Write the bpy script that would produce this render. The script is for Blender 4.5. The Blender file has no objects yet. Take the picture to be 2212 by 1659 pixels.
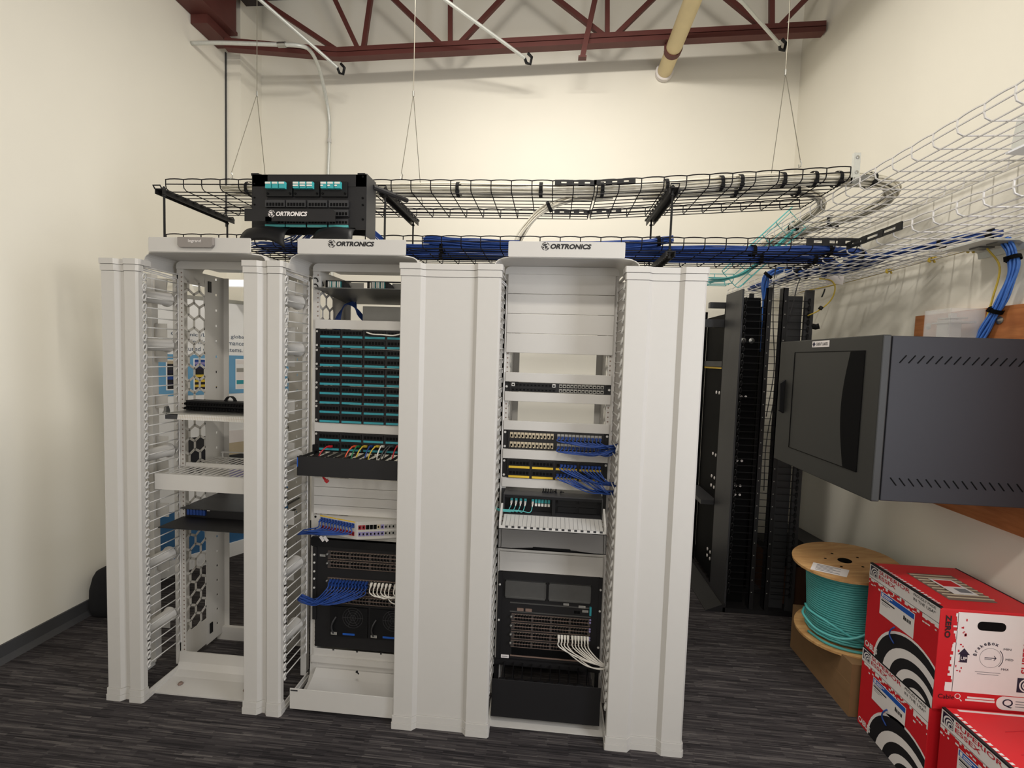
import bpy, math, random
from math import sin, cos, pi, sqrt, atan2, radians
from mathutils import Vector, Matrix, Euler
random.seed(7)
scene = bpy.context.scene
COL = scene.collection
W, H, F = 2212, 1659, 1002.746

# ---------------------------------------------------------------- camera
cam_d = bpy.data.cameras.new('camera'); cam = bpy.data.objects.new('camera', cam_d); COL.objects.link(cam)
cam.location = (0.209, -2.1279, 1.6387)
cam.rotation_euler = (1.5138, -0.0322, 0.0846)
cam_d.sensor_fit = 'HORIZONTAL'; cam_d.sensor_width = 36.0; cam_d.lens = 36.0*F/W
cam_d.clip_start = 0.03; cam_d.clip_end = 60
scene.camera = cam
CR = cam.rotation_euler.to_matrix()

def at(px, py, ax, v):
    """point of the plane x/y/z = v seen at a pixel of the photograph (used to measure real positions)"""
    d = CR @ Vector(((px-W/2)/F, -(py-H/2)/F, -1)); i = 'xyz'.index(ax)
    return cam.location + d*((v-cam.location[i])/d[i])

# ---------------------------------------------------------------- light and exposure
scene.view_settings.view_transform = 'Standard'; scene.view_settings.look = 'None'
scene.view_settings.gamma = 1.0; scene.view_settings.use_curve_mapping = False
scene.view_settings.exposure = 0.04
wd = bpy.data.worlds.new('world'); scene.world = wd; wd.use_nodes = True
wd.node_tree.nodes['Background'].inputs[0].default_value = (1.0, 0.95, 0.87, 1)
wd.node_tree.nodes['Background'].inputs[1].default_value = 1.1

def area(name, loc, rot, sx, sy, power, col):
    d = bpy.data.lights.new(name, 'AREA'); d.shape = 'RECTANGLE'; d.size = sx; d.size_y = sy
    d.energy = power; d.color = col
    o = bpy.data.objects.new(name, d); COL.objects.link(o); o.location = loc; o.rotation_euler = rot
    return o
WARM = (1.0, 0.945, 0.855); NEUT = (1.0, 0.95, 0.90); COOL = (0.95, 0.96, 1.0)
area('ceiling_lamp_near_racks', (0.1, 0.15, 4.0), (radians(12), 0, 0), 1.2, 0.14, 46, WARM)
area('ceiling_lamp_front', (0.3, -2.2, 3.95), (radians(48), 0, 0), 0.9, 0.16, 38, WARM)
area('fill_lamp_rear_left', (-0.9, -3.9, 4.0), (0, 0, 0), 1.2, 0.3, 10, NEUT)  # added fill light behind the camera, not a known fixture
area('fill_lamp_rear_right', (1.3, -4.4, 4.0), (0, 0, 0), 1.2, 0.3, 30, NEUT)  # second fill, added to lift the fronts from behind the camera
area('side_window_daylight', (2.07, -1.75, 1.7), (0, radians(90), 0), 1.5, 0.9, 44, (.88, .92, 1.0))

# ---------------------------------------------------------------- materials
def lin(c):
    return tuple(((v/255)/12.92 if v/255 <= .04045 else ((v/255+.055)/1.055)**2.4) for v in c)+(1,)
MATS = {}
def mat(name, rgb, rough=.5, metal=0, var=.05, scale=40, bump=0, spec=.5, trans=0, alpha=1, emit=0, ior=1.45):
    m = bpy.data.materials.new(name); m.use_nodes = True; nt = m.node_tree; b = nt.nodes['Principled BSDF']
    c = lin(rgb)
    tc = nt.nodes.new('ShaderNodeTexCoord'); nz = nt.nodes.new('ShaderNodeTexNoise')
    nz.inputs['Scale'].default_value = scale; nz.inputs['Detail'].default_value = 3
    nt.links.new(tc.outputs['Object'], nz.inputs['Vector'])
    mr = nt.nodes.new('ShaderNodeMapRange'); mr.inputs[3].default_value = 1-var; mr.inputs[4].default_value = 1+var
    nt.links.new(nz.outputs[0], mr.inputs[0])
    vm = nt.nodes.new('ShaderNodeVectorMath'); vm.operation = 'SCALE'; vm.inputs[0].default_value = c[:3]
    nt.links.new(mr.outputs[0], vm.inputs['Scale']); nt.links.new(vm.outputs[0], b.inputs['Base Color'])
    b.inputs['Roughness'].default_value = rough; b.inputs['Metallic'].default_value = metal
    b.inputs['Specular IOR Level'].default_value = spec; b.inputs['IOR'].default_value = ior
    b.inputs['Transmission Weight'].default_value = trans; b.inputs['Alpha'].default_value = alpha
    if emit:
        b.inputs['Emission Color'].default_value = c; b.inputs['Emission Strength'].default_value = emit
    if bump:
        bp = nt.nodes.new('ShaderNodeBump'); bp.inputs['Strength'].default_value = bump; bp.inputs['Distance'].default_value = .002
        n2 = nt.nodes.new('ShaderNodeTexNoise'); n2.inputs['Scale'].default_value = scale*12
        nt.links.new(tc.outputs['Object'], n2.inputs['Vector']); nt.links.new(n2.outputs[0], bp.inputs['Height'])
        nt.links.new(bp.outputs[0], b.inputs['Normal'])
    MATS[name] = m; return m
mat('wall_paint', (238, 234, 222), .75, var=.02, scale=3, bump=.15)
mat('white_powder', (195, 192, 187), .38, var=.015, scale=30, bump=.05)
mat('white_plastic', (198, 196, 192), .4, var=.02)
mat('white_wire', (214, 212, 210), .35, var=.02)
mat('black_powder', (22, 21, 23), .55, var=.1, scale=60, bump=.1)
mat('black_plastic', (15, 15, 17), .5, var=.1, spec=.35)
mat('black_wire', (13, 10, 16), .6, var=.1, spec=.25)
mat('port_black', (5, 5, 6), .7, var=.1, spec=.15)
mat('dark_grey', (52, 52, 54), .45, var=.05, bump=.1)
mat('cabinet_grey', (36, 36, 42), .55, var=.03, scale=90, bump=.25)
mat('cabinet_door', (40, 40, 39), .5, var=.03, scale=90, bump=.2)
mat('smoked', (9, 9, 11), .7, var=.0, spec=.1)
mat('steel', (170, 170, 166), .35, metal=.9, var=.05)
mat('dull_steel', (120, 120, 118), .4, metal=.8, var=.08)
mat('galvanized', (206, 208, 203), .4, metal=.25, var=.1, scale=60)
mat('wire_rope', (120, 116, 104), .5, metal=.5)
mat('brown_steel', (92, 48, 43), .55, var=.12, scale=12)
mat('dark_deck', (46, 38, 36), .8, var=.2, scale=10)
mat('pipe_cream', (226, 208, 164), .55, var=.08, scale=14)
mat('teal_label', (52, 146, 158), .5, var=.05)
mat('aqua', (58, 160, 164), .45, var=.06)
mat('aqua_wire', (96, 182, 182), .4, var=.04)
mat('aqua_cable', (80, 166, 164), .4, var=.05)
mat('blue_cable', (34, 66, 136), .45, var=.12, scale=25)
mat('light_blue_cable', (70, 120, 205), .42, var=.08, scale=25)
mat('grey_cable', (214, 209, 194), .5, var=.08, scale=25)
mat('white_cable', (224, 220, 212), .45, var=.04)
mat('red_cable', (176, 28, 36), .4); mat('orange_cable', (214, 84, 48), .4); mat('green_cable', (28, 112, 70), .4)
mat('yellow_cable', (206, 178, 66), .4); mat('dark_cable', (64, 64, 66), .4)
mat('yellow_label', (214, 178, 54), .5, var=.04)
mat('tan_jack', (186, 172, 146), .5, var=.06)
mat('red_jack', (150, 22, 36), .45); mat('lilac_jack', (140, 132, 180), .45); mat('grey_jack', (160, 158, 152), .5)
mat('bronze', (124, 104, 94), .5, metal=.1, var=.1); mat('card_grey', (62, 57, 55), .5, var=.08)
mat('velcro', (15, 15, 16), .9, var=.2)
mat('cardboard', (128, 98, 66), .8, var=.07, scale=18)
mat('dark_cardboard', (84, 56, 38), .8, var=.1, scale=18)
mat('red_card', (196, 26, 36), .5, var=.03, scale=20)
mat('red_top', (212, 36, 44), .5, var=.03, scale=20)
mat('white_print', (226, 220, 218), .55, var=.02)
mat('navy_print', (30, 28, 52), .55); mat('black_print', (24, 22, 26), .6)
mat('red_print', (184, 28, 46), .55); mat('blue_print', (30, 84, 172), .5)
mat('grey_print', (120, 120, 124), .6); mat('label_grey', (150, 148, 142), .5)
mat('baseboard', (66, 66, 68), .6, var=.05)
mat('bag_fabric', (18, 18, 21), .9, var=.25, scale=50, bump=.4)
mat('banner_white', (236, 236, 236), .5, var=.01); mat('banner_blue', (104, 158, 196), .5, var=.03, scale=8)
mat('banner_navy', (58, 104, 148), .5, var=.03); mat('banner_text', (74, 88, 110), .6)
mat('lamp_white', (250, 250, 250), .5, emit=.6)
mat('badge_grey', (140, 134, 130), .4, metal=.2)
mat('smoke_clear', (60, 60, 62), .08, var=0, alpha=.35)
mat('clear_acrylic', (235, 235, 235), .08, var=0, alpha=.28)
mat('glare_plate', (238, 240, 246), .25, var=.02)  # bright reflection on the bracket arm, put into its near-white colour

def carpet():
    m = bpy.data.materials.new('carpet_tile'); m.use_nodes = True; nt = m.node_tree; b = nt.nodes['Principled BSDF']
    N = nt.nodes.new; L = nt.links.new
    tc = N('ShaderNodeTexCoord')
    def brick(w, h, off, c1, c2, sq=1):
        n = N('ShaderNodeTexBrick'); n.inputs['Scale'].default_value = 1; n.inputs['Brick Width'].default_value = w
        n.inputs['Row Height'].default_value = h; n.inputs['Mortar Size'].default_value = 0; n.offset = off; n.offset_frequency = 2
        n.squash = sq; n.squash_frequency = 3
        n.inputs['Color1'].default_value = c1; n.inputs['Color2'].default_value = c2; n.inputs['Bias'].default_value = 0
        L(tc.outputs['Object'], n.inputs['Vector']); return n
    a = brick(.13, .0052, .37, (0, 0, 0, 1), (1, 1, 1, 1), 1.6)
    c = brick(.25, .0125, .61, (0, 0, 0, 1), (1, 1, 1, 1), .7)
    e = brick(.5, .5, .5, (0, 0, 0, 1), (1, 1, 1, 1))
    nz = N('ShaderNodeTexNoise'); nz.inputs['Scale'].default_value = 700; L(tc.outputs['Object'], nz.inputs['Vector'])
    mp = N('ShaderNodeMapping'); mp.inputs['Scale'].default_value = (6, 190, 1); L(tc.outputs['Object'], mp.inputs['Vector'])
    n2 = N('ShaderNodeTexNoise'); n2.inputs['Scale'].default_value = 1; n2.inputs['Detail'].default_value = 4; L(mp.outputs[0], n2.inputs['Vector'])
    def ma(op, x, y):
        k = N('ShaderNodeMath'); k.operation = op
        for i, q in enumerate((x, y)):
            if isinstance(q, (int, float)): k.inputs[i].default_value = q
            else: L(q, k.inputs[i])
        return k.outputs[0]
    s = ma('ADD', ma('MULTIPLY', a.outputs[0], .27), ma('MULTIPLY', c.outputs[0], .20))
    s = ma('ADD', s, ma('MULTIPLY', n2.outputs[0], .55)); s = ma('ADD', s, ma('MULTIPLY', e.outputs[0], .05))
    s = ma('ADD', s, ma('MULTIPLY', ma('SUBTRACT', nz.outputs[0], .5), .5))
    r = N('ShaderNodeValToRGB'); L(s, r.inputs[0])
    r.color_ramp.elements[0].position = .30; r.color_ramp.elements[0].color = lin((36, 34, 36))
    r.color_ramp.elements[1].position = .95; r.color_ramp.elements[1].color = lin((122, 117, 113))
    k = r.color_ramp.elements.new(.62); k.color = lin((70, 66, 67))
    L(r.outputs[0], b.inputs['Base Color']); b.inputs['Roughness'].default_value = .95; b.inputs['Specular IOR Level'].default_value = .15
    bp = N('ShaderNodeBump'); bp.inputs['Strength'].default_value = .5; bp.inputs['Distance'].default_value = .004
    L(nz.outputs[0], bp.inputs['Height']); L(bp.outputs[0], b.inputs['Normal'])
    MATS['carpet'] = m
carpet()
def wood(name, c1, c2, sc, rough=.55):
    m = bpy.data.materials.new(name); m.use_nodes = True; nt = m.node_tree; b = nt.nodes['Principled BSDF']
    tc = nt.nodes.new('ShaderNodeTexCoord'); mp = nt.nodes.new('ShaderNodeMapping'); mp.inputs['Scale'].default_value = sc
    w = nt.nodes.new('ShaderNodeTexNoise'); w.inputs['Scale'].default_value = 3; w.inputs['Detail'].default_value = 6; w.inputs['Distortion'].default_value = 1.2
    r = nt.nodes.new('ShaderNodeValToRGB')
    r.color_ramp.elements[0].position = .3; r.color_ramp.elements[0].color = lin(c1)
    r.color_ramp.elements[1].position = .7; r.color_ramp.elements[1].color = lin(c2)
    nt.links.new(tc.outputs['Object'], mp.inputs[0]); nt.links.new(mp.outputs[0], w.inputs['Vector'])
    nt.links.new(w.outputs[0], r.inputs[0]); nt.links.new(r.outputs[0], b.inputs['Base Color'])
    b.inputs['Roughness'].default_value = rough; MATS[name] = m
wood('plywood', (158, 92, 46), (198, 128, 74), (2, 1, 9)); wood('spool_wood', (176, 130, 80), (206, 164, 110), (2, 9, 2))

# ---------------------------------------------------------------- mesh helpers
V = Vector
ORG = {}
class MB:
    """collects shapes into ONE mesh object"""
    def __init__(s): s.v = []; s.f = []; s.mi = []; s.m = 0; s.T = None
    def add(s, vs, fs):
        k = len(s.v)
        for p in vs:
            p = V(p); s.v.append(s.T @ p if s.T else p)
        for f in fs: s.f.append([i+k for i in f]); s.mi.append(s.m)
        return s
    def box(s, a, b):
        (x0, y0, z0), (x1, y1, z1) = a, b
        vs = [(x, y, z) for x in (x0, x1) for y in (y0, y1) for z in (z0, z1)]
        return s.add(vs, [(0, 1, 3, 2), (4, 6, 7, 5), (0, 4, 5, 1), (2, 3, 7, 6), (0, 2, 6, 4), (1, 5, 7, 3)])
    def bar(s, p, q, w, h, up=(0, 0, 1)):
        p, q = V(p), V(q); d = (q-p).normalized(); u = V(up)
        if abs(d.dot(u)) > .98: u = V((0, 1, 0))
        r = d.cross(u).normalized(); u = r.cross(d).normalized()
        vs = [e+r*(a*w/2)+u*(b*h/2) for e in (p, q) for a, b in ((-1, -1), (1, -1), (1, 1), (-1, 1))]
        return s.add(vs, [(0, 1, 2, 3), (7, 6, 5, 4), (0, 4, 5, 1), (1, 5, 6, 2), (2, 6, 7, 3), (3, 7, 4, 0)])
    def prism(s, pts, ax, lo, hi):
        n = len(pts)
        g = {'x': lambda a, b, c: (c, a, b), 'y': lambda a, b, c: (a, c, b), 'z': lambda a, b, c: (a, b, c)}[ax]
        vs = [g(a, b, lo) for a, b in pts]+[g(a, b, hi) for a, b in pts]
        return s.add(vs, [list(range(n))[::-1], list(range(n, 2*n))]+[(i, (i+1) % n, n+(i+1) % n, n+i) for i in range(n)])
    def tube(s, pts, r, n=6, closed=False):
        pts = [V(p) for p in pts]; N = len(pts); fr = None; vs = []
        for i in range(N):
            if closed: d = pts[(i+1) % N]-pts[i-1]
            else: d = pts[min(i+1, N-1)]-pts[max(i-1, 0)]
            d = d.normalized() if d.length else V((0, 0, 1))
            if fr is None: fr = d.orthogonal().normalized()
            fr = (fr-d*fr.dot(d)); fr = fr.normalized() if fr.length > 1e-6 else d.orthogonal().normalized()
            b = d.cross(fr); rr = r[i] if isinstance(r, (list, tuple)) else r
            vs += [pts[i]+(fr*cos(2*pi*k/n)+b*sin(2*pi*k/n))*rr for k in range(n)]
        fs = []
        for i in range(N if closed else N-1):
            j = (i+1) % N
            fs += [(i*n+k, i*n+(k+1) % n, j*n+(k+1) % n, j*n+k) for k in range(n)]
        if not closed: fs += [list(range(n))[::-1], list(range((N-1)*n, N*n))]
        return s.add(vs, fs)
    def cyl(s, p, q, r, n=12): return s.tube([p, q], r, n)
    def lathe(s, prof, c=(0, 0, 0), n=24, axis='z'):
        vs = []; c = V(c)
        for r, h in prof:
            for k in range(n):
                a, b = r*cos(2*pi*k/n), r*sin(2*pi*k/n)
                vs.append(c+(V((a, b, h)) if axis == 'z' else V((a, h, b)) if axis == 'y' else V((h, a, b))))
        m = len(prof); fs = [(i*n+k, i*n+(k+1) % n, (i+1)*n+(k+1) % n, (i+1)*n+k) for i in range(m-1) for k in range(n)]
        return s.add(vs, fs+[list(range(n))[::-1], list(range((m-1)*n, m*n))])
    def build(s, name, mats, parent=None, smooth=False, bevel=0, org=None):
        me = bpy.data.meshes.new(name)
        o_ = ORG[parent.name] if parent else V(org or (0, 0, 0))
        me.from_pydata([tuple(p-o_) for p in s.v], [], s.f)
        for q in ([mats] if isinstance(mats, str) else mats): me.materials.append(MATS[q])
        for i, p in enumerate(me.polygons): p.material_index = s.mi[i]; p.use_smooth = smooth
        ob = bpy.data.objects.new(name, me); COL.objects.link(ob)
        if parent: ob.parent = parent
        else: ob.location = o_
        ORG[ob.name] = o_
        import bmesh
        bm = bmesh.new(); bm.from_mesh(me); bmesh.ops.recalc_face_normals(bm, faces=bm.faces); bm.to_mesh(me); bm.free()
        if bevel:
            mo = ob.modifiers.new('bevel', 'BEVEL'); mo.width = bevel; mo.segments = 2; mo.limit_method = 'ANGLE'
        return ob
def tag(o, label, cat, group=None, kind=None):
    o['label'] = label; o['category'] = cat
    if group: o['group'] = group
    if kind: o['kind'] = kind
    return o
def thing(name, label, cat, loc, group=None):
    o = bpy.data.objects.new(name, None); COL.objects.link(o); o.location = loc; o.empty_display_size = .05
    ORG[o.name] = V(loc); return tag(o, label, cat, group)
def struct(name, mb, m, **k):
    o = mb.build(name, m, **k); o['kind'] = 'structure'; return o
def share(name, me, parent, loc):
    """another child that shares mesh data (a repeated part); loc is a world position"""
    o = bpy.data.objects.new(name, me); COL.objects.link(o); o.parent = parent; o.location = V(loc)-ORG[parent.name]
    ORG[o.name] = V(loc); return o
def spline(pts, n=8):
    pts = [V(p) for p in pts]; out = []
    P = [pts[0]*2-pts[1]]+pts+[pts[-1]*2-pts[-2]]
    for i in range(1, len(P)-2):
        a, b, c, d = P[i-1:i+3]
        for k in range(n):
            t = k/n
            out.append(.5*((2*b)+(c-a)*t+(2*a-5*b+4*c-d)*t*t+(3*b-a-3*c+d)*t**3))
    out.append(pts[-1]); return out
def text(s, m, parent, org, right, up, h, w=None, name='lettering', shear=0, bold=0, align='c', lift=.0008):
    """real letter shapes, h = height of the block, placed around org on the plane right/up"""
    cu = bpy.data.curves.new('t', 'FONT'); cu.body = s; cu.shear = shear; cu.offset = bold; cu.resolution_u = 3; cu.space_line = .9
    ob = bpy.data.objects.new('t', cu); COL.objects.link(ob)
    dg = bpy.context.evaluated_depsgraph_get(); me = bpy.data.meshes.new_from_object(ob.evaluated_get(dg))
    bpy.data.objects.remove(ob); bpy.data.curves.remove(cu)
    xs = [v.co.x for v in me.vertices]; ys = [v.co.y for v in me.vertices]
    x0, x1, y0, y1 = min(xs), max(xs), min(ys), max(ys); sy = h/(y1-y0); sx = (w/(x1-x0)) if w else sy
    ox = {'c': (x0+x1)/2, 'l': x0, 'r': x1}[align]
    R, U = V(right).normalized(), V(up).normalized(); Nn = R.cross(U)
    for v in me.vertices:
        v.co = V(org)+R*((v.co.x-ox)*sx)+U*((v.co.y-(y0+y1)/2)*sy)+Nn*lift-ORG[parent.name]
    me.materials.clear(); me.materials.append(MATS[m]); me.name = name
    o = bpy.data.objects.new(name, me); COL.objects.link(o); o.parent = parent; ORG[o.name] = ORG[parent.name]
    return o
def rrect(x0, x1, z0, z1, r, n=5):
    out = []
    for cx, cz, a in ((x1-r, z1-r, 0), (x0+r, z1-r, 90), (x0+r, z0+r, 180), (x1-r, z0+r, 270)):
        out += [(cx+r*cos(radians(a+90*k/n)), cz+r*sin(radians(a+90*k/n))) for k in range(n+1)]
    return out

# ================================================================ THE ROOM
XL, XR, YB, YF, ZC = -2.535, 2.10, 1.88, -5.2, 4.66
struct('floor', MB().box((XL-.1, YF, -.05), (XR+.1, YB+.1, 0)), 'carpet')
struct('wall_back', MB().box((XL-.1, YB, 0), (XR+.1, YB+.1, ZC)), 'wall_paint')
struct('wall_left', MB().box((XL-.1, YF, 0), (XL, YB, ZC)), 'wall_paint')
struct('wall_right', MB().box((XR, YF, 0), (XR+.1, YB, ZC)), 'wall_paint')
mb = MB().box((XL-.1, YF-.1, ZC+.03), (XR+.1, YB+.1, ZC+.1))
for i in range(34):
    y = YF+.1+i*.205
    mb.box((XL, y, ZC), (XR, y+.1, ZC+.03))
struct('ceiling', mb, 'dark_deck')
struct('trim_1', MB().box((XL, 1.60, 0), (-2.41, YB, ZC-.02)), 'wall_paint')          # pilaster in the left corner
struct('trim_2', MB().box((XL, 1.586, 2.65), (XL+.006, 1.60, 4.05)), 'dark_grey')  # dark joint beside it
mb = MB().box((XL, YF, 0), (XL+.012, 1.6, .093)); mb.prism([(XL, 0), (XL+.03, 0), (XL+.012, .03), (XL, .03)], 'y', YF, 1.6)
struct('baseboard_left', mb, 'baseboard')
struct('baseboard_back', MB().box((-2.41, YB-.012, 0), (XR, YB, .093)), 'baseboard')
struct('baseboard_right', MB().box((XR-.012, YF, 0), (XR, YB-.012, .093)), 'baseboard')

# ---------------------------------------------------------------- roof steel
t = thing('steel_girder', 'deep brown steel girder running along the top of the left wall', 'beam', (-2.44, -1, 4.09))
mb = MB(); g0, g1 = -2.53, -2.335
mb.box((g0, YF+.05, 4.085), (g1, 1.46, 4.11)); mb.box((g0+.05, YF+.05, 4.11), (g1-.012, 1.46, 4.60)); mb.box((g0, YF+.05, 4.60), (g1, 1.46, 4.655))
mb.build('beam_section', 'brown_steel', t)
MB().box((-2.53, 1.22, 4.02), (-2.40, 1.50, 4.084)).build('bearing_plate', 'brown_steel', t)
MB().box((g1+.002, 1.40, 4.38), (-2.16, 1.56, 4.655)).build('deck_ledger', 'dark_deck', t)

t = thing('roof_truss', 'brown open web steel roof truss spanning above the cable trays', 'truss', (0.3, 1.55, 3.98))
J0, J1 = V((-1.55, 1.55, 3.985)), V((2.085, 1.55, 4.088))
for dz, nm in ((.019, 'chord_angle'), (-.021, 'chord_angle')):
    MB().bar(J0+V((0, 0, dz)), J1+V((0, 0, dz)), .07, .034).build(nm, 'brown_steel', t)
    MB().bar(V((-2.40, 1.42, 3.995))+V((0, 0, dz)), J0+V((.02, 0, dz)), .06, .034).build('chord_extension', 'brown_steel', t)
MB().bar(J0+V((0, .01, -.001)), J1+V((0, .01, -.001)), .03, .012).build('chord_gap_shade', 'dark_deck', t)  # dark strip added for the shade in the open gap between the angles
def upto(a, b, z=4.62):
    a, b = V(a), V(b); return a+(b-a)*((z-a.z)/(b.z-a.z))
for a, b in (((735, 108), (590, 15)), ((775, 103), (725, 0)), ((785, 103), (800, 0)), ((960, 98), (855, 0)), ((973, 98), (973, 0)), ((985, 98), (1080, 0)),
             ((1312, 78), (1208, 0)), ((1312, 78), (1312, 0)), ((1323, 78), (1405, 0)), ((1650, 55), (1580, 0)), ((1667, 55), (1667, 0)), ((1680, 55), (1735, 0))):
    A, B = at(*a, 'y', 1.55), at(*b, 'y', 1.55)
    MB().bar(A-V((0, 0, .02)), upto(A, B), .034, .03, (0, 1, 0)).build('web_member', 'brown_steel', t)
A, B = at(1258, 124, 'y', 1.49), at(1285, 0, 'y', 1.49)
mb = MB().bar(A, upto(A, B), .038, .02, (0, 1, 0)); mb.box((A.x-.03, 1.47, A.z-.008), (A.x+.03, 1.515, A.z+.004)); mb.build('hanger_strut', 'brown_steel', t)
MB().bar((-1.6, 1.55, 4.63), (2.085, 1.55, 4.63), .07, .05).build('top_chord', 'brown_steel', t)

for nm, a, b in (('left end of the roof truss', (736, 152), (562, 0)), ('middle of the roof truss', (1140, 130), (962, 0)), ('right end of the roof truss near the corner', (1688, 100), (1600, 0))):
    A, B = at(*a, 'y', 1.50), at(*b, 'y', 1.05); A2 = A+(B-A).normalized()*.03
    r = tag(MB().tube([A2, B+(B-A).normalized()*.16], .012, 8).build('brace_rod', 'galvanized', org=A), 'galvanized diagonal brace rod hooked under the '+nm, 'brace rod', 'diagonal brace rods')
    mb = MB().tube([A+V((0, 0, .05)), A+V((.03, 0, .02)), A+V((.02, 0, -.03)), A+V((-.01, 0, -.02)), A2], .011, 6); mb.build('clamp_hook', 'black_plastic', r)

t = thing('roof_drain_pipe', 'thick cream painted pipe running overhead into the back wall', 'pipe', (1.034, 1.0, 3.985))
MB().tube([(1.034, 1.872, 3.985), (1.034, -1.5, 3.985)], .058, 24).build('pipe_body', 'pipe_cream', t, smooth=True)
MB().lathe([(.0585, 0), (.064, 0), (.064, .05), (.0585, .05)], (1.034, 1.55, 3.985), 24, 'y').build('hanger_band', 'brown_steel', t)
MB().lathe([(.0585, 0), (.072, .005), (.07, .04), (.0585, .05)], (1.034, 1.83, 3.985), 20, 'y').build('wall_collar', 'white_print', t)
mb = MB().tube([(1.034-.062, 1.575, 3.985), (1.034-.062, 1.575, 4.10)], .006, 6); mb.build('hanger_rod', 'brown_steel', t)

p = [(XL+.002, 1.23, 3.885), (-2.30, 1.235, 3.887)]+[at(590, 96, 'z', 3.885), at(648, 99, 'z', 3.885)]
q = spline(p+[at(672, 112, 'y', 1.42), at(690, 150, 'y', 1.60), at(704, 210, 'y', 1.78), at(711, 255, 'y', 1.855), at(711, 320, 'y', 1.855), at(709, 420, 'y', 1.855), V((-1.735, 1.855, 2.2))], 8)
c = tag(MB().tube(q, .014, 10).build('electrical_conduit', 'galvanized', smooth=True, org=(-1.76, 1.855, 2.2)), 'bent metal conduit from the left wall down the back wall', 'conduit')
a = at(690, 97, 'z', 3.9)
mb = MB(); k = q[18]; mb.cyl(k-V((.03, 0, 0)), k+V((.03, 0, 0)), .019, 10); mb.build('coupling', 'steel', c)
MB().cyl(at(711, 300, 'y', 1.855), at(711, 308, 'y', 1.855), .019, 10).build('coupling', 'white_plastic', c)
# ---------------------------------------------------------------- things along the left wall behind the racks
BA, BB = V((-2.499, .852, 0)), V((-1.99, 1.76, 0)); BD = (BB-BA).normalized(); BN = V((BD.y, -BD.x, 0)); BL = (BB-BA).length
def bp(u, z, d=0): return BA+BD*u+BN*d+V((0, 0, z))
t = thing('display_banner', 'tall printed display stand with blue bands behind the leftmost rack', 'display', (BA+BB)/2)
def slab(name, u0, u1, z0, z1, d, th, m):
    a, b = bp(u0, (z0+z1)/2, d), bp(u1, (z0+z1)/2, d); MB().bar(a, b, th, z1-z0).build(name, m, t)
slab('graphic_panel', 0, BL, .06, 2.0, 0, .02, 'banner_white')
slab('blue_band', 0, BL, 1.29, 1.585, .011, .002, 'banner_blue'); slab('blue_band', 0, BL, .11, .46, .011, .002, 'banner_navy')
slab('base_strip', -.01, BL+.01, 0, .11, .0, .05, 'banner_white'); slab('top_rail', 0, BL, 1.985, 2.01, .0, .03, 'steel')
def photo(u0, u1, z0, z1, cols):
    slab('photo_border', u0-.008, u1+.008, z0-.008, z1+.008, .0125, .001, 'banner_white')
    n = len(cols)
    for i, c_ in enumerate(cols): slab('photo_print', u0, u1, z1-(z1-z0)*(i+1)/n, z1-(z1-z0)*i/n, .0135, .001, c_)
photo(.06, .17, 1.34, 1.54, ['tan_jack', 'black_print', 'dark_grey', 'navy_print', 'black_print', 'blue_cable', 'black_print', 'navy_print', 'black_print'])
photo(.23, .39, 1.33, 1.55, ['blue_cable', 'lilac_jack', 'blue_cable', 'navy_print', 'black_print', 'black_print', 'yellow_cable', 'black_print', 'yellow_cable', 'black_print', 'yellow_cable', 'navy_print'])
photo(.52, .72, 1.33, 1.55, ['white_print', 'banner_white', 'label_grey', 'white_print', 'white_print', 'teal_label', 'white_print'])
photo(.10, .30, .62, .98, ['dark_grey', 'cabinet_grey', 'black_print', 'white_print']); photo(.46, .78, .62, 1.0, ['white_print', 'tan_jack', 'dark_grey', 'lilac_jack'])
for i, s in enumerate(('Ortronics/Legrand a global', 'leader in high performance,', 'structured cabling systems.')):
    text(s, 'banner_text', t, bp(.085, 1.727-.052*i, .0115), BD, (0, 0, 1), (.034, .044, .042)[i], (.50, .50, .48)[i], name='lettering', align='l')
text('www.', 'banner_white', t, bp(.60, .30, .0125), BD, (0, 0, 1), .045, align='l')
mb = MB()
for k in range(18):
    a0, a1 = 2*pi*k/18, 2*pi*(k+.7)/18; mb.bar(bp(.63+.04*cos(a0), 1.90+.04*sin(a0), .012), bp(.63+.04*cos(a1), 1.90+.04*sin(a1), .012), .002, .016)
mb.build('printed_globe', 'black_print', t)
l0, l1 = at(413, 611, 'y', 1.25), at(575, 613, 'y', 1.25); MB().bar(l0, l1, .05, .048).build('light_bar', 'lamp_white', t)
for u in (.06, BL-.06):
    MB().tube([bp(u, 2.0, .0), bp(u, 2.10, .02), (l0 if u < .1 else l1)+V((.02 if u < .1 else -.02, 0, 0))], .006, 6).build('lamp_arm', 'steel', t)
BX = V((-2.43, .47, 0)); mb = MB()
rings = [(.0, .085, .06), (.015, .12, .085), (.06, .13, .095), (.16, .128, .09), (.25, .12, .085), (.285, .10, .07), (.30, .06, .04)]
for i, (z, rx, ry) in enumerate(rings):
    for k in range(24):
        a = 2*pi*k/24; e = .62
        cx, cy = abs(cos(a))**e*(1 if cos(a) > 0 else -1), abs(sin(a))**e*(1 if sin(a) > 0 else -1)
        w = 1+.05*sin(3*a+z*20)
        mb.v.append(BX+V((cx*ry*w, cy*rx*w, z+(.02*cx*(z > .2)))))
n = 24; mb.f = [(i*n+k, i*n+(k+1) % n, (i+1)*n+(k+1) % n, (i+1)*n+k) for i in range(6) for k in range(n)]+[list(range(n))[::-1], list(range(6*n, 7*n))]; mb.mi = [0]*len(mb.f)
b = tag(mb.build('equipment_bag', 'bag_fabric', smooth=True, org=BX), 'small soft black bag on the carpet against the left wall', 'bag')
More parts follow.
